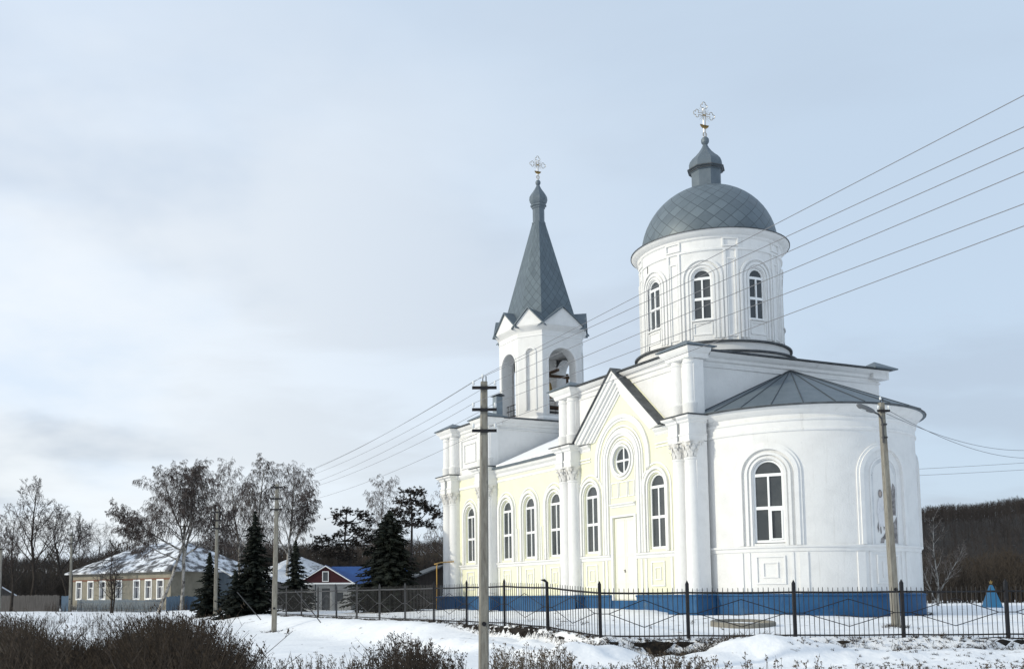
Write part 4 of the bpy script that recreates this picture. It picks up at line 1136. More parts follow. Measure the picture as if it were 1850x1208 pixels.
def simple_house(name, x, y, rz, w, d, h, rh, wallm, roofm, label, cat, gable=True, over=.35):
    z = gz(x, y)-.2
    e = empty(name, (x, y, z), rz, label, cat)
    m = MB(); m.loft([(-w/2, -d/2), (w/2, -d/2), (w/2, d/2), (-w/2, d/2)], [(0, 0), (0, h)]);
    if gable:
        for yy in (-d/2+.02, d/2-.02): m.add([(-w/2, yy, h), (w/2, yy, h), (0, yy, h+rh)], [(0, 1, 2)])
    m.build('wall', wallm, e, smooth=0)
    if gable:
        m = MB(); a = w/2+over; zz_ = h-rh*over/(w/2)
        m.add([(-a, -d/2-over, zz_), (0, -d/2-over, h+rh+.05), (a, -d/2-over, zz_), (-a, d/2+over, zz_), (0, d/2+over, h+rh+.05), (a, d/2+over, zz_),
               (-a, -d/2-over, zz_-.1), (0, -d/2-over, h+rh-.05), (a, -d/2-over, zz_-.1), (-a, d/2+over, zz_-.1), (0, d/2+over, h+rh-.05), (a, d/2+over, zz_-.1)],
              [(0, 3, 4, 1), (1, 4, 5, 2), (6, 7, 10, 9), (7, 8, 11, 10), (0, 1, 7, 6), (1, 2, 8, 7), (3, 9, 10, 4), (4, 10, 11, 5), (0, 6, 9, 3), (2, 5, 11, 8)])
        m.build('roof', roofm, e, smooth=0)
    else: hipped(e, -w/2-over, w/2+over, -d/2-over, d/2+over, h, h+rh, -w/2+d/2, w/2-d/2 if w > d else .01, roofm)
    m = MB(); m.box(-.4, .4, -d/2-.03, -d/2+.05, 0, 1.9); m.build('door', 'roofdark', e, smooth=0)
    return e
MT['greywood'] = mat('grey_boards', (.13, .12, .115), .9, (.08, .075, .07), 2, .4, .7, stretch=(8, 8, .6))
MT['blackwood'] = mat('tarred_boards', (.020, .018, .018), .9, (.035, .03, .028), 2, stretch=(8, 8, .6))
MT['bluegrey'] = mat('pale_blue_paint', (.13, .17, .21), .8, (.19, .22, .25), 2, .4, .7, stretch=(6, 6, .7))
MT['blue_boards'] = mat('faded_blue_boards', (.055, .10, .16), .8, (.09, .13, .18), 3, .4, .7, stretch=(8, 8, .6))
simple_house('slate_roof_house', -10.2, 92, R(28), 8.5, 8, 2.5, 2.3, 'greywood', 'roof_snowy', 'grey house with a snow covered slate roof behind the hut', 'house', gable=False)
simple_house('grey_house', -17.2, 96, R(-20), 7, 6, 2.6, 1.8, 'bluegrey', 'roof_snowy', 'low grey house with snowy roof mostly hidden behind the small spruces', 'house')
simple_house('barn', -39.8, 98, R(20), 5, 5, 1.5, 1.5, 'greywood', 'roof_snowy', 'low grey barn with snowy gable roof at the far left edge', 'barn')
simple_house('dark_shed', 1.9, 74, R(10), 5.5, 4.5, 2.3, 1.0, 'blackwood', 'roofdark', 'dark tarred shed between the big spruce and the church', 'shed')

def board_fence(pts, h, matn, label, name='board_fence', gap=.0, bw=.12, z_=None):
    e = empty(name, (pts[0][0], pts[0][1], 0), 0, label, 'fence'); ox, oy = pts[0]
    rnd = random.Random(len(label)); m = MB(); rl = MB()
    for a, b in zip(pts, pts[1:]):
        L = math.hypot(b[0]-a[0], b[1]-a[1]); n = int(L/(bw+gap)); ux, uy = (b[0]-a[0])/L, (b[1]-a[1])/L
        for k in range(n):
            q = k*(bw+gap); x, y = a[0]+ux*q, a[1]+uy*q; z = gz(x, y); hh = h+rnd.uniform(-.05, .05)
            x2, y2 = x+ux*bw*.95, y+uy*bw*.95
            m.add([(x-ox, y-oy, z-.1), (x2-ox, y2-oy, z-.1), (x2-ox, y2-oy, z+hh), (x-ox, y-oy, z+hh), (x-ox-uy*.02, y-oy+ux*.02, z-.1), (x2-ox-uy*.02, y2-oy+ux*.02, z-.1), (x2-ox-uy*.02, y2-oy+ux*.02, z+hh), (x-ox-uy*.02, y-oy+ux*.02, z+hh)],
                  [(0, 1, 2, 3), (7, 6, 5, 4), (3, 2, 6, 7), (0, 3, 7, 4), (1, 5, 6, 2)])
        z1, z2 = gz(*a), gz(*b)
        for f in (.25, .8): rl.tube([(a[0]-ox-uy*.05, a[1]-oy+ux*.05, z1+h*f), (b[0]-ox-uy*.05, b[1]-oy+ux*.05, z2+h*f)], .035, 4)
    m.build('boards', matn, e, clean=False, smooth=0); rl.build('rail', matn, e, smooth=0)
board_fence([(-45, 94), (-31.6, 93.2)], 1.45, 'greywood', 'weathered grey board fence at the left below the bare trees')
board_fence([(-31.5, 93.1), (-30.5, 92.3)], 1.4, 'blue_boards', 'short blue wooden gate left of the long house', 'wooden_gate')
board_fence([(-29.6, 91.6), (-20.4, 84.5)], 1.0, 'bluegrey', 'low pale blue picket fence in front of the long house', 'picket_fence', gap=.05, bw=.08)
board_fence([(-20.0, 84.3), (-15.6, 84)], 1.15, 'blue_boards', 'dark blue board fence right of the leaning birch')

# ------------------------------------------------------------------ hills and far forest
def ridge(az):
    """height of the hill line against the direction it is seen in (tan of the azimuth)"""
    P = [(-1.2, 8), (-.55, 9), (-.40, 10.5), (-.33, 10.2), (-.265, 13.5), (-.21, 15.2), (-.10, 14.2), (.03, 15.5), (.25, 22), (.49, 24.9), (.60, 26.1), (.8, 26), (1.6, 24)]
    if az <= P[0][0]: return P[0][1]
    for (a, b), (c, d) in zip(P, P[1:]):
        if a <= az <= c: t = (az-a)/(c-a); t = t*t*(3-2*t); return b+(d-b)*t
    return P[-1][1]
def hill_z(az, D):
    H = ridge(az)
    b = 165
    t = smooth(b, 315, D)
    return -.6+t*H*(1+.06*noise.noise((az*9, D*.01, 1)))+.9*smooth(b-10, b+15, D)*noise.noise((az*30, D*.03, 4))
m = MB()
azs = [-1.5+3.1*k/150 for k in range(151)]; ds = [140+14*k for k in range(16)]+[380, 450, 600]
m.v = [(az*D, D, hill_z(az, D)) for D in ds for az in azs]
q = len(azs); m.f = [(r*q+i, r*q+i+1, (r+1)*q+i+1, (r+1)*q+i) for r in range(len(ds)-1) for i in range(q-1)]; m.m = [0]*len(m.f)
MT['hill'] = mat('leaf_litter_slope', (.020, .018, .017), .98, (.030, .026, .023), .05, .4, .65, col3=(.16, .16, .17), s3=.25, l3=.66, h3=.74)
tag(m.build('hills', 'hill', clean=False, smooth=60), kind='structure')
MT['forest'] = mat('bare_forest', (.026, .0245, .026), .98, (.042, .037, .036), .035, .4, .62)
MT['thicket'] = mat('brown_thicket', (.046, .037, .029), .98, (.027, .023, .020), .06, .38, .62)
def spike(mb, a, b, r):
    d = Vector(b)-Vector(a); u = d.cross(Vector((.31, .87, .21))); 
    if u.length < 1e-6: return
    u.normalize(); w = d.cross(u).normalized(); a = Vector(a)
    mb.add([tuple(a+u*r), tuple(a-u*r*.5+w*r*.87), tuple(a-u*r*.5-w*r*.87), tuple(b)], [(0, 1, 3), (1, 2, 3), (2, 0, 3)])
def far_tree(mb, x, y, z, h, rnd, nb=13, spread=.22):
    top = (x+rnd.uniform(-.3, .3), y, z+h); spike(mb, (x, y, z-.5), top, h*.016)
    for k in range(nb):
        t = rnd.uniform(.22, .93); a = rnd.uniform(0, 2*PI); l = h*spread*(1.15-t)*rnd.uniform(.7, 1.3)+h*.05
        p = (x, y, z+h*t); e = (x+l*math.cos(a), y+l*math.sin(a), z+h*t+l*rnd.uniform(.5, 1.5)); spike(mb, p, e, h*.007)
        e2 = (p[0]*.4+e[0]*.6+rnd.uniform(-1, 1)*l*.5, p[1]*.4+e[1]*.6, p[2]*.3+e[2]*.7+l*rnd.uniform(.2, .8)); spike(mb, ((p[0]+e[0])/2, (p[1]+e[1])/2, (p[2]+e[2])/2), e2, h*.006)
rnd = random.Random(11); m = MB()
for k in range(9500):
    az = rnd.uniform(.44, .64) if k % 10 < 4 else rnd.uniform(-.46, .10); D = 150+165*rnd.random()**.8 if k % 2 else rnd.uniform(288, 345)
    far_tree(m, az*D, D, hill_z(az, D), rnd.uniform(3.9, 4.7)*(1 if rnd.random() < .97 else 1.12), rnd, 8, .30)
tag(m.build('forest', 'forest', clean=False, smooth=0), 'bare leafless forest covering the hills on the horizon', 'forest', kind='stuff')
m = MB()
for k in range(1700):
    az = rnd.choice((rnd.uniform(-.46, .04), rnd.uniform(-.16, .04), rnd.uniform(.46, .66))); D = rnd.uniform(112, 145)
    if az > .4: D = rnd.uniform(105, 140)
    far_tree(m, az*D, D, gz(az*D, D)-.2, rnd.uniform(2.6, 6.2) if az > .4 else rnd.uniform(2.6, 7.6), rnd, 15, .3)
tag(m.build('thicket', 'thicket', clean=False, smooth=0), 'brown leafless brushwood at the foot of the hills', 'brushwood', kind='stuff')

m = MB()
for k in range(620):
    t = rnd.random(); px_ = 545+265*t if k < 420 else rnd.uniform(-20, 400); D = rnd.uniform(93, 108) if k < 420 else rnd.uniform(112, 122); x = (px_-744)/1866*D
    far_tree(m, x, D, gz(x, D)-.2, rnd.uniform(2.2, 4.6)*(1 if px_ > 540 else .9), rnd, 22, .34)
MT['scrub'] = mat('dark_scrub', (.020, .017, .015), .98, (.033, .027, .023), .2, .38, .62)
tag(m.build('scrub', 'scrub', clean=False, smooth=0), 'dark tangled scrub behind the village houses', 'brushwood', kind='stuff')

# ------------------------------------------------------------------ trees
def grow(levels, p, d, L, r, lv, S, rnd):
    """one limb and everything that grows from it; levels = a mesh for the wood and one for the twigs"""
    n = S['seg'][lv]; pts = [Vector(p)]; rad = [r]; d = Vector(d).normalized()
    for i in range(n):
        w = S['wob'][lv]
        d = (d+Vector((rnd.uniform(-w, w), rnd.uniform(-w, w), rnd.uniform(-w, w)+S['trop'][lv]))).normalized()
        pts.append(pts[-1]+d*L/n); rad.append(max(S['minr'], r*(1-(1-S['end'])*(i+1)/n)))
    levels[0 if lv < S['wood'] else 1].tube(pts, rad, (7, 5, 4, 3, 3, 3)[lv], cap=False)
    kids(levels, pts, rad, L, lv, S, rnd)
def kids(levels, pts, rad, L, lv, S, rnd):
    if lv+1 >= len(S['kids'])+1 or lv >= len(S['kids']): return
    n = len(pts)-1; K = S['kids'][lv]; st = S['start'][lv]; a0 = rnd.uniform(0, 6)
    for k in range(K):
        t = st+(1-st)*(k+rnd.random()*.8)/K; f = min(t, .999)*n; i = int(f); p = pts[i].lerp(pts[i+1], f-i); r = rad[i]+(rad[i+1]-rad[i])*(f-i)
        ax = (pts[i+1]-pts[i]).normalized(); u = ax.cross(Vector((0, 0, 1)))
        if u.length < .05: u = Vector((1, 0, 0))
        u.normalize(); w = ax.cross(u); q = a0+k*2.4+rnd.uniform(-.4, .4)
        an = R(S['ang'][lv])*rnd.uniform(.75, 1.25)
        d = ax*math.cos(an)+(u*math.cos(q)+w*math.sin(q))*math.sin(an)
        tf = (1-S['tip'][lv]*(t-st)/(1-st+1e-6))
        grow(levels, p, d, L*S['ratio'][lv]*tf*rnd.uniform(.75, 1.2), max(S['minr'], r*S['rr'][lv]), lv+1, S, rnd)
VASE = dict(seg=(8, 6, 5, 4, 3), wob=(.05, .10, .16, .22, .3), trop=(.02, .09, .06, .03, .0), end=.25, minr=.0105, wood=2, kids=(17, 9, 6, 4), start=(.34, .25, .2, .15), ang=(40, 38, 42, 48), ratio=(.42, .42, .45, .5), rr=(.5, .5, .5, .6), tip=(.55, .5, .4, .3))
BIRCH = dict(seg=(9, 7, 6, 6, 6), wob=(.06, .11, .15, .14, .10), trop=(.02, .07, -.05, -.26, -.50), end=.22, minr=.0095, wood=2, kids=(15, 8, 6, 5), start=(.32, .2, .15, .1), ang=(38, 42, 48, 46), ratio=(.40, .42, .50, .85), rr=(.5, .5, .5, .6), tip=(.5, .4, .3, .2))
BUSH = dict(seg=(5, 5, 5, 4, 3), wob=(.08, .14, .2, .25, .3), trop=(.0, .06, .05, .03, 0), end=.3, minr=.010, wood=2, kids=(11, 9, 7, 5), start=(.30, .2, .15, .1), ang=(52, 42, 45, 50), ratio=(.62, .5, .5, .5), rr=(.55, .5, .5, .6), tip=(.35, .4, .4, .3))
SAPL = dict(seg=(8, 6, 4, 3), wob=(.05, .10, .2, .25), trop=(.02, .10, .05, .0), end=.15, minr=.0075, wood=2, kids=(18, 6, 4), start=(.18, .2, .15), ang=(42, 40, 45), ratio=(.34, .42, .5), rr=(.5, .55, .6), tip=(.6, .4, .4))
def bare_tree(name, label, cat, X, D, h, S, seed, r=.16, bark='bark', twig='twig', path=None, limbs=(), group=None, sx=0, scale_kids=1.):
    x, y = X, D; z = gz(x, y)-.15
    root = empty(name, (x, y, z), 0, label, cat, group)
    rnd = random.Random(seed); lv = [MB(), MB()]
    S = dict(S)
    if scale_kids != 1.: S['kids'] = tuple(max(2, round(k*scale_kids)) for k in S['kids'])
    allp = [path or [(0, 0), (.02*h, h*.3), (-.01*h, h*.6), (.01*h, h)]]
    def run(pp, r0, r1, LL, st=None):
        P = [Vector((a, rnd.uniform(-.12, .12)*(i > 0), b)) for i, (a, b) in enumerate(pp)]
        pts = []
        for a, b in zip(P, P[1:]):
            for k in range(4): pts.append(a.lerp(b, k/4)+Vector((rnd.uniform(-.04, .04), rnd.uniform(-.04, .04), 0)))
        pts.append(P[-1]); rad = [r0+(r1-r0)*i/(len(pts)-1) for i in range(len(pts))]
        lv[0].tube(pts, rad, 8, cap=False)
        S2 = S if st is None else dict(S, start=(st,)+S['start'][1:])
        kids(lv, pts, rad, LL, 0, S2, rnd)
    run(allp[0], r, r*.16, h)
    for pp, r0, LL, st in limbs: run(pp, r0, r0*.2, LL, st)
    zmax = max(v[2] for q_ in lv for v in q_.v); k = min(1, (h+.15)/zmax)      # the twigs end at the wanted height
    for q_ in lv: q_.v = [(v[0]*(.5+.5*k), v[1]*(.5+.5*k), v[2]*k) for v in q_.v]
    lv[0].build('trunk', bark, root, clean=False)
    lv[1].build('crown', twig, root, clean=False, smooth=0)
    return root
G1 = 'bare trees left of the long house'
bare_tree('bare_tree', 'tallest bare dark tree at the left with a broad fan shaped crown', 'tree', -34.9, 95, 12.4, dict(VASE, start=(.36, .25, .2, .15)), 3, .24, group=G1)
bare_tree('bare_tree', 'bare tree with a straight dark trunk just left of the tallest one', 'tree', -35.6, 92, 9.6, VASE, 14, .17, group=G1, scale_kids=.8)
bare_tree('bare_tree', 'dense bare tree cut by the left edge of the view', 'tree', -35.9, 90, 8.6, VASE, 25, .15, group=G1, scale_kids=.8)
bare_tree('bare_tree', 'crooked bare tree leaning left beside the end of the long house', 'tree', -31.6, 95.5, 9.8, dict(VASE, start=(.55, .25, .2, .15)), 36, .17, path=[(0, 0), (-.35, 2.2), (-.95, 4.2), (-1.3, 6), (-1.6, 7.4), (-1.5, 9.3)], limbs=[([(-.95, 4.2), (-.2, 5.2), (.5, 6.6), (1.0, 8.4)], .10, 6,   .4)], group=G1, scale_kids=.8)
bare_tree('bare_tree', 'thin bare tree behind the pole at the left end of the long house', 'tree', -35.4, 110, 10.4, VASE, 47, .12, group=G1, scale_kids=.8)
bare_tree('bare_tree', 'round headed bare tree behind the roof of the long house', 'tree', -37.9, 125, 10.6, dict(BUSH, start=(.45, .2, .15, .1)), 58, .2, scale_kids=.85)
bare_tree('young_tree', 'small bare twin stemmed tree in front of the long house windows', 'tree', -24.4, 84, 6.0, dict(SAPL, minr=.010), 69, .10, limbs=[([(.15, .1), (.3, 1.5), (.32, 3), (.2, 4.6)], .08, 4.6, .2)])
GB = 'bare birches'
bare_tree('birch_tree', 'big birch with a leaning white trunk in front of the long house', 'tree', -20.2, 82.5, 12.2, dict(BIRCH, start=(.5, .2, .15, .1)), 5, .17, 'birch', 'birchtwig',
          path=[(0, 0), (.75, 2.2), (1.5, 4.5), (2.0, 6.2), (1.75, 7.6), (.9, 9.8), (.35, 12.0)], limbs=[([(1.9, 5.6), (.2, 6.6), (-1.8, 8.0), (-3.6, 9.0)], .09, 7.2, .25), ([(1.6, 4.8), (.2, 5.4), (-1.6, 6.4), (-2.6, 7.6)], .07, 6, .3), ([(2.0, 6.0), (2.6, 8), (2.6, 10.5), (3.0, 12.4)], .10, 8, .25)], group=GB)
bare_tree('birch_tree', 'upright birch right behind the leaning white trunk', 'tree', -18.4, 82.8, 12.4, dict(BIRCH, start=(.42, .2, .15, .1)), 16, .16, 'birch', 'birchtwig', path=[(0, 0), (.1, 3), (.2, 5.6), (.7, 8), (1.0, 10.5), (.9, 12.6)], limbs=[([(.2, 5.4), (1.4, 6.3), (2.8, 7.3), (3.6, 9)], .09, 7, .25)], group=GB)
bare_tree('birch_tree', 'weeping birch behind the leftmost spruces, between two poles', 'tree', -15.2, 90, 13.2, dict(BIRCH, start=(.30, .2, .15, .1)), 27, .18, 'birch', 'birchtwig', path=[(0, 0), (.2, 4), (.1, 7), (-.4, 10), (-.6, 13)], group=GB)
bare_tree('birch_tree', 'tall birch with a bare dead top left of the second pole', 'tree', -12.9, 88, 13.4, dict(BIRCH, start=(.30, .2, .15, .1), tip=(.75, .4, .3, .2)), 38, .18, 'birch', 'birchtwig', path=[(0, 0), (-.1, 4), (-.3, 8), (0, 11), (.25, 14.0)], group=GB)
bare_tree('birch_tree', 'weeping birch right behind the second pole', 'tree', -10.7, 88, 12.6, dict(BIRCH, start=(.34, .2, .15, .1)), 49, .18, 'birch', 'birchtwig', path=[(0, 0), (.1, 4), (.3, 7), (.5, 10), (.7, 12.6)], limbs=[([(.1, 4.5), (.9, 7), (1.6, 9), (1.9, 11)], .1, 7, .25)], group=GB)
bare_tree('birch_tree', 'round weeping birch between the two dark pines', 'tree', -2.9, 100, 13.0, dict(BIRCH, start=(.30, .2, .15, .1)), 60, .17, 'birch', 'birchtwig', group=GB)
bare_tree('birch_tree', 'birch partly hidden behind the far end of the church', 'tree', 3.3, 100, 12.6, dict(BIRCH, start=(.30, .2, .15, .1)), 71, .16, 'birch', 'birchtwig', group=GB, scale_kids=.9)
bare_tree('birch_sapling', 'pale young birch standing alone right of the apse', 'tree', 35.4, 70, 6.6, SAPL, 82, .085, 'birch', mat('pale_twig', (.14, .115, .10), .9), limbs=[([(.1, .1), (-.5, 1.6), (-1.0, 3), (-1.5, 4.4)], .05, 4, .2), ([(0, .8), (.8, 2.2), (1.5, 3.4), (2.1, 4.4)], .045, 4, .2)])

def spruce(label, X, D, h, w, seed, name='spruce_tree', group='dark spruces', dens=1., ex=.9):
    z = gz(X, D)-.1; root = empty(name, (X, D, z), 0, label, 'tree', group); rnd = random.Random(seed)
    t = MB(); t.tube([(0, 0, 0), (0, 0, h*.5), (0, 0, h)], [h*.022, h*.014, .01], 7, cap=False); t.build('trunk', 'bark', root, clean=False)
    m = MB(); nl = int(h*6*dens)
    for i in range(nl):
        f = (i+rnd.random())/nl; zz_ = h*(.06+.93*f); L0 = w*.5*min(1, (1-f)*1.15)**ex*(1.0 if f > .1 else .82)+.06
        nb = max(5, int((11-5*f)*dens))
        for k in range(nb):
            a = 2*PI*(k+rnd.random())/nb; L = L0*rnd.uniform(.45, 1.15)*(1+.55*noise.noise((math.cos(a)*1.3+seed*7, math.sin(a)*1.3, zz_*.9))); dr = rnd.uniform(.18, .42)
            ca, sa_ = math.cos(a), math.sin(a); ns = max(3, int(L/.16))
            for j in range(ns):
                q = (j+.4)/ns; x, y = ca*L*q, sa_*L*q; zz2 = zz_-dr*L*q*(1.35-.5*q)+rnd.uniform(-.04, .04)
                wd = (.10+.16*L0*(1-q*.6))*rnd.uniform(.6, 1.2); ln = L/ns*1.5
                px_, py_ = -sa_*wd, ca*wd; tw = rnd.uniform(-.06, .06)
                m.add([(x-ca*ln*.5, y-sa_*ln*.5, zz2+.03+rnd.uniform(-.06, .06)), (x+px_, y+py_, zz2-.08+tw), (x+ca*ln*.8, y+sa_*ln*.8, zz2-.10), (x-px_, y-py_, zz2-.08-tw)], [(0, 1, 2), (0, 2, 3)])
                if rnd.random() < .6:
                    m.add([(x+px_*.4, y+py_*.4, zz2), (x-px_*.3, y-py_*.3, zz2+.02), (x+rnd.uniform(-.1, .1), y+rnd.uniform(-.1, .1), zz2-.22-rnd.random()*.16)], [(0, 1, 2)])
    m.build('crown', 'needle', root, clean=False, smooth=0)
spruce('dark pointed spruce between the two nearest village poles', -9.75, 64, 6.5, 3.5, 1, dens=1.25, ex=.8)
spruce('dark spruce close behind the second pole', -8.0, 71, 5.0, 2.9, 2, dens=1.2)
spruce('small dark spruce left of the third pole', -13.3, 68, 4.3, 2.6, 3, dens=1.2)
spruce('low bushy spruce at the left foot of the pointed spruce', -10.75, 63, 2.9, 2.4, 4, dens=1.2)
spruce('widest dark spruce with drooping branches right of the hut', -1.35, 62, 6.2, 4.4, 5, dens=1.7, ex=.55)

def pine(label, X, D, h, seed, clumps, path, group='dark pines behind the hut'):
    z = gz(X, D)-.1; root = empty('pine_tree', (X, D, z), 0, label, 'tree', group); rnd = random.Random(seed)
    t = MB(); P = [Vector((a, 0, b)) for a, b in path]; n = len(P)
    t.tube(P, [.20-.15*i/(n-1) for i in range(n)], 7, cap=False)
    m = MB()
    for (cx, cz, rx, rz) in clumps:
        b = min(P, key=lambda p: abs(p.z-(cz-.6))+.3*abs(p.x-cx)); c = Vector((cx, rnd.uniform(-1, 1), cz))
        mid = b.lerp(c, .5)+Vector((0, 0, -.15)); t.tube([b, mid, c], [.07, .05, .02], 5, cap=False)
        for s_ in range(int(22*rx*rz*3)+14):
            v = Vector((rnd.gauss(0, .5), rnd.gauss(0, .5), rnd.gauss(0, .45))); p = c+Vector((v.x*rx, v.y*rx, v.z*rz))
            t.tube([c.lerp(p, .25), p], [.018, .01], 3, cap=False)
            for k in range(13):
                a = Vector((rnd.uniform(-1, 1), rnd.uniform(-1, 1), rnd.uniform(-.5, 1))).normalized()*rnd.uniform(.10, .24); u = a.cross(Vector((rnd.random(), rnd.random(), .3))).normalized()*.05
                m.add([tuple(p+a*.2-u), tuple(p+a*.2+u), tuple(p+a)], [(0, 1, 2)])
    t.build('trunk', 'bark', root, clean=False); m.build('crown', 'pine', root, clean=False, smooth=0)
q = .0493
def cl(px0, lst): return [((x-px0)*q, (1082-y)*q+.9, rx*q*1.45, rz*q*1.5) for x, y, rx, rz in lst]
pine('dark clumpy pine left behind the hut', -5.4, 92, 8.6, 9, cl(634, [(608, 932, 11, 8), (626, 925, 8, 5), (650, 930, 12, 7), (665, 940, 9, 8), (620, 948, 12, 7), (642, 958, 10, 6), (655, 965, 14, 8), (610, 965, 10, 6), (585, 975, 16, 8), (575, 990, 12, 8), (605, 990, 13, 8), (640, 985, 12, 8), (668, 975, 14, 9), (625, 1008, 14, 8), (595, 1005, 12, 6)]), [(0, 0), (.1, 2.5), (-.1, 4.2), (-.6, 6), (-.5, 7.6)])
pine('dark clumpy pine with bare trunk at the church end', -.05, 92, 10.6, 10, cl(743, [(742, 890, 16, 6), (758, 888, 9, 5), (725, 905, 12, 8), (748, 905, 13, 7), (765, 910, 9, 8), (720, 925, 13, 8), (742, 925, 12, 8), (777, 920, 14, 8), (790, 930, 10, 6), (730, 942, 14, 8), (757, 945, 9, 6), (775, 948, 10, 5), (715, 952, 10, 6)]), [(-.15, 0), (-.1, 3), (0, 5.2), (.05, 7.5), (0, 9.4)])

# ------------------------------------------------------------------ dead weeds and grass
def weed(m, x, y, h, rnd, side=5, head=True):
    z = gz(x, y)-.03; a = rnd.uniform(0, 6.28); b = rnd.gauss(.10, .10)
    p0 = Vector((x, y, z)); p1 = p0+Vector((math.cos(a)*h*b*.6, math.sin(a)*h*b*.6, h*.55)); p2 = p0+Vector((math.cos(a)*h*b*2.2, math.sin(a)*h*b*2.2, h))
    r = .0045+.002*rnd.random()
    m.tube([p0, p1, p2], [r*1.3, r, r*.5], 3, cap=False)
    for k in range(side):
        t = rnd.uniform(.35, .97); q = p0.lerp(p1, t/.55) if t < .55 else p1.lerp(p2, (t-.55)/.45)
        an = rnd.uniform(0, 6.28); l = h*rnd.uniform(.07, .2)*(1.2-t*.6); e = q+Vector((math.cos(an)*l*.6, math.sin(an)*l*.6, l*.85))
        spike(m, q, e, r*.8)
        if head and rnd.random() < .7:
            s_ = rnd.uniform(.009, .02)
            for w in (0, 1, 2):
                o = Vector((rnd.uniform(-1, 1), rnd.uniform(-1, 1), rnd.uniform(-.6, 1)))*s_*1.6
                m.add([tuple(e+o+Vector((s_, 0, -s_))), tuple(e+o+Vector((-s_*.6, s_, 0))), tuple(e+o+Vector((0, -s_, s_*1.3)))], [(0, 1, 2)])
    if rnd.random() < .3:
        an = rnd.uniform(0, 6.28); q = p0+Vector((0, 0, h*.15)); e = q+Vector((math.cos(an)*h*.3, math.sin(an)*h*.3, h*rnd.uniform(.1, .5))); spike(m, q, e, r)
def wx(px, D): return (px-744)/1866*D
rnd = random.Random(21); m = MB()
for k in range(6800):
    D = 8+16*rnd.random()**.9; px = rnd.uniform(-60, 470)
    lim = 1.0 if px < 340 else max(.0, 1-(px-340)/140)
    if rnd.random() > lim+.05: continue
    top = .95+.45*(.5+.5*math.sin(px*.021+1.2))*(1 if px < 380 else .7)-.012*max(0, D-14)
    x = wx(px, D); h = max(.25, top*rnd.uniform(.55, 1.12)+.12*noise.noise((x*1.3, D*.6, 0)))
    weed(m, x, D, h, rnd, 6)
tag(m.build('weed_thicket', 'weed', clean=False, smooth=0), 'dense dark thicket of dead weeds filling the lower left corner', 'weeds', kind='stuff')
m = MB()
for k in range(400):
    D = rnd.uniform(17.5, 23); px = rnd.gauss(742, 46); px = min(max(px, 640), 835)
    weed(m, wx(px, D), D, (1.02-.0035*abs(px-725))*rnd.uniform(.45, 1.1), rnd, 7)
tag(m.build('weed_clump', 'weed', clean=False, smooth=0), 'tall clump of dead weeds left of the nearest pole', 'weeds', kind='stuff')
m = MB()
for (a, b, n, h, d0, d1) in ((440, 660, 150, .50, 20, 24), (885, 1030, 190, .62, 20, 24), (1150, 1270, 110, .50, 20.5, 24), (1000, 1150, 50, .32, 21, 24), (1270, 1480, 40, .38, 21, 24.5), (1480, 1850, 40, .28, 21, 25)):
    for k in range(n):
        D = rnd.uniform(d0, d1); px = rnd.uniform(a, b); weed(m, wx(px, D), D, h*rnd.uniform(.5, 1.25), rnd, 5)
tag(m.build('sparse_weeds', 'weed_pale', clean=False, smooth=0), 'thin pale dead stalks poking through the near snow', 'weeds', kind='stuff')
m = MB()
for k in range(2300):                                   # further rough grass on the left field
    px = rnd.uniform(-30, 420); D = rnd.uniform(24, 62)
    if noise.noise((px*.012, D*.12, 5))+.25*rnd.random() < .02: continue
    weed(m, wx(px, D), D, rnd.uniform(.2, .7)*(1.1 if px < 300 else .55), rnd, 6)
for k in range(700):                                    # brush along the village fences
    t = rnd.random(); x, y = -32+17*t+rnd.uniform(-.3, .3), 92.5-9*t-rnd.uniform(.4, 3)
    weed(m, x, y, rnd.uniform(.3, 1.0), rnd, 4, False)
tag(m.build('field_weeds', 'weed', clean=False, smooth=0), 'brown dead weeds over the snowy field before the village', 'weeds', kind='stuff')
m = MB()
def tuft(x, y, h, n):
    for k in range(n):
        a = rnd.uniform(0, 6.28); z = gz(x, y); e = (x+math.cos(a)*h*rnd.uniform(.3, 1.2), y+math.sin(a)*h*rnd.uniform(.3, 1.2), z+h*rnd.uniform(.3, 1)); spike(m, (x+rnd.uniform(-.05, .05), y+rnd.uniform(-.05, .05), z-.02), e, .008)
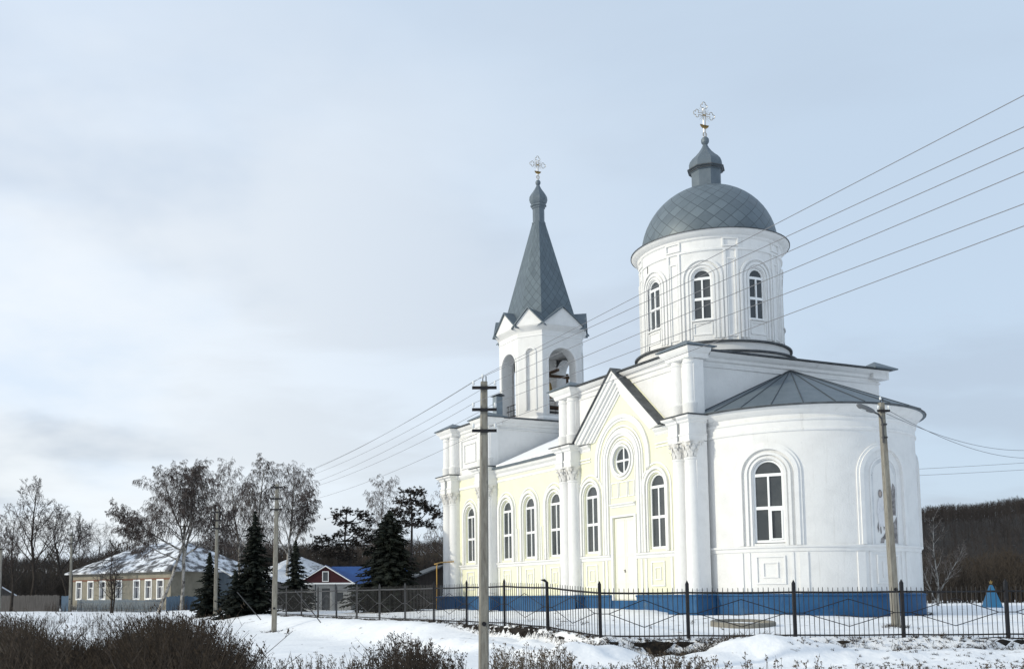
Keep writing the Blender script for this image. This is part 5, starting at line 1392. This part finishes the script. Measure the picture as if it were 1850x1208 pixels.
for k in range(1300):                                   # dead grass along the fence foot
    i = rnd.randrange(len(pth)); x, y = pth[i]
    if noise.noise((x*.9, y*.9, 11)) < -.12 and y > 29.6: continue
    tuft(x+rnd.uniform(-.15, .3), y-rnd.uniform(.05, .55), rnd.uniform(.05, .17), 7)
for k in range(420): tuft(rnd.gauss(6.7, 1.1), 29.5-rnd.uniform(.1, .9), rnd.uniform(.06, .26), 7)
for k in range(170): tuft(wx(rnd.uniform(1440, 1860), 26)+0, rnd.uniform(24.3, 29), rnd.uniform(.03, .10), 8)
for k in range(70): tuft(rnd.uniform(-6, 6), rnd.uniform(25, 29), rnd.uniform(.03, .09), 7)
for (x, y) in ((-6.6, 49.4), (1.7, 25), (-12.7, 67), (15.2, 32.7)):
    for k in range(26): tuft(x+rnd.gauss(0, .28), y+rnd.gauss(-.1, .25), rnd.uniform(.05, .16), 7)
for k in range(900):                                    # matted grass hanging on the bank
    i = rnd.randrange(len(pth)); x, y = pth[i]
    if y > 40 or (x > 9.6 and rnd.random() < .55): continue
    z = fbase(x, y)-rnd.uniform(0, .25); o_ = rnd.uniform(.05, .35)
    for q_ in range(5):
        b_ = (x-o_*.5+rnd.uniform(-.1, .1), y-o_, z); spike(m, b_, (b_[0]+rnd.uniform(-.14, .10), b_[1]-rnd.uniform(.02, .16), z+rnd.uniform(-.22, .10)), .010)
for k in range(900):                                    # withered grass at the church foot
    if k % 2: xl, yl = -.62-rnd.random()*.25, rnd.uniform(-.6, 23.8)
    else: a = R(rnd.uniform(180, 330)); xl, yl = APX+(APR+.15+rnd.random()*.25)*math.cos(a), (APR+.15+rnd.random()*.25)*math.sin(a)
    if noise.noise((xl*.6, yl*.6, 31)) < -.1: continue
    x, y = loc2w(xl, yl); tuft(x, y, rnd.uniform(.03, .10), 6)
for k in range(60):                                     # dry stalks inside the yard
    xl, yl = FX+rnd.uniform(.3, 6), rnd.uniform(-9, 20); x, y = loc2w(xl, yl)
    if rnd.random() < .5: tuft(x, y, rnd.uniform(.1, .3), 6)
tag(m.build('grass_tufts', 'weed', clean=False, smooth=0), 'dark tufts of dead grass along the fence and in the snow', 'grass', kind='stuff')
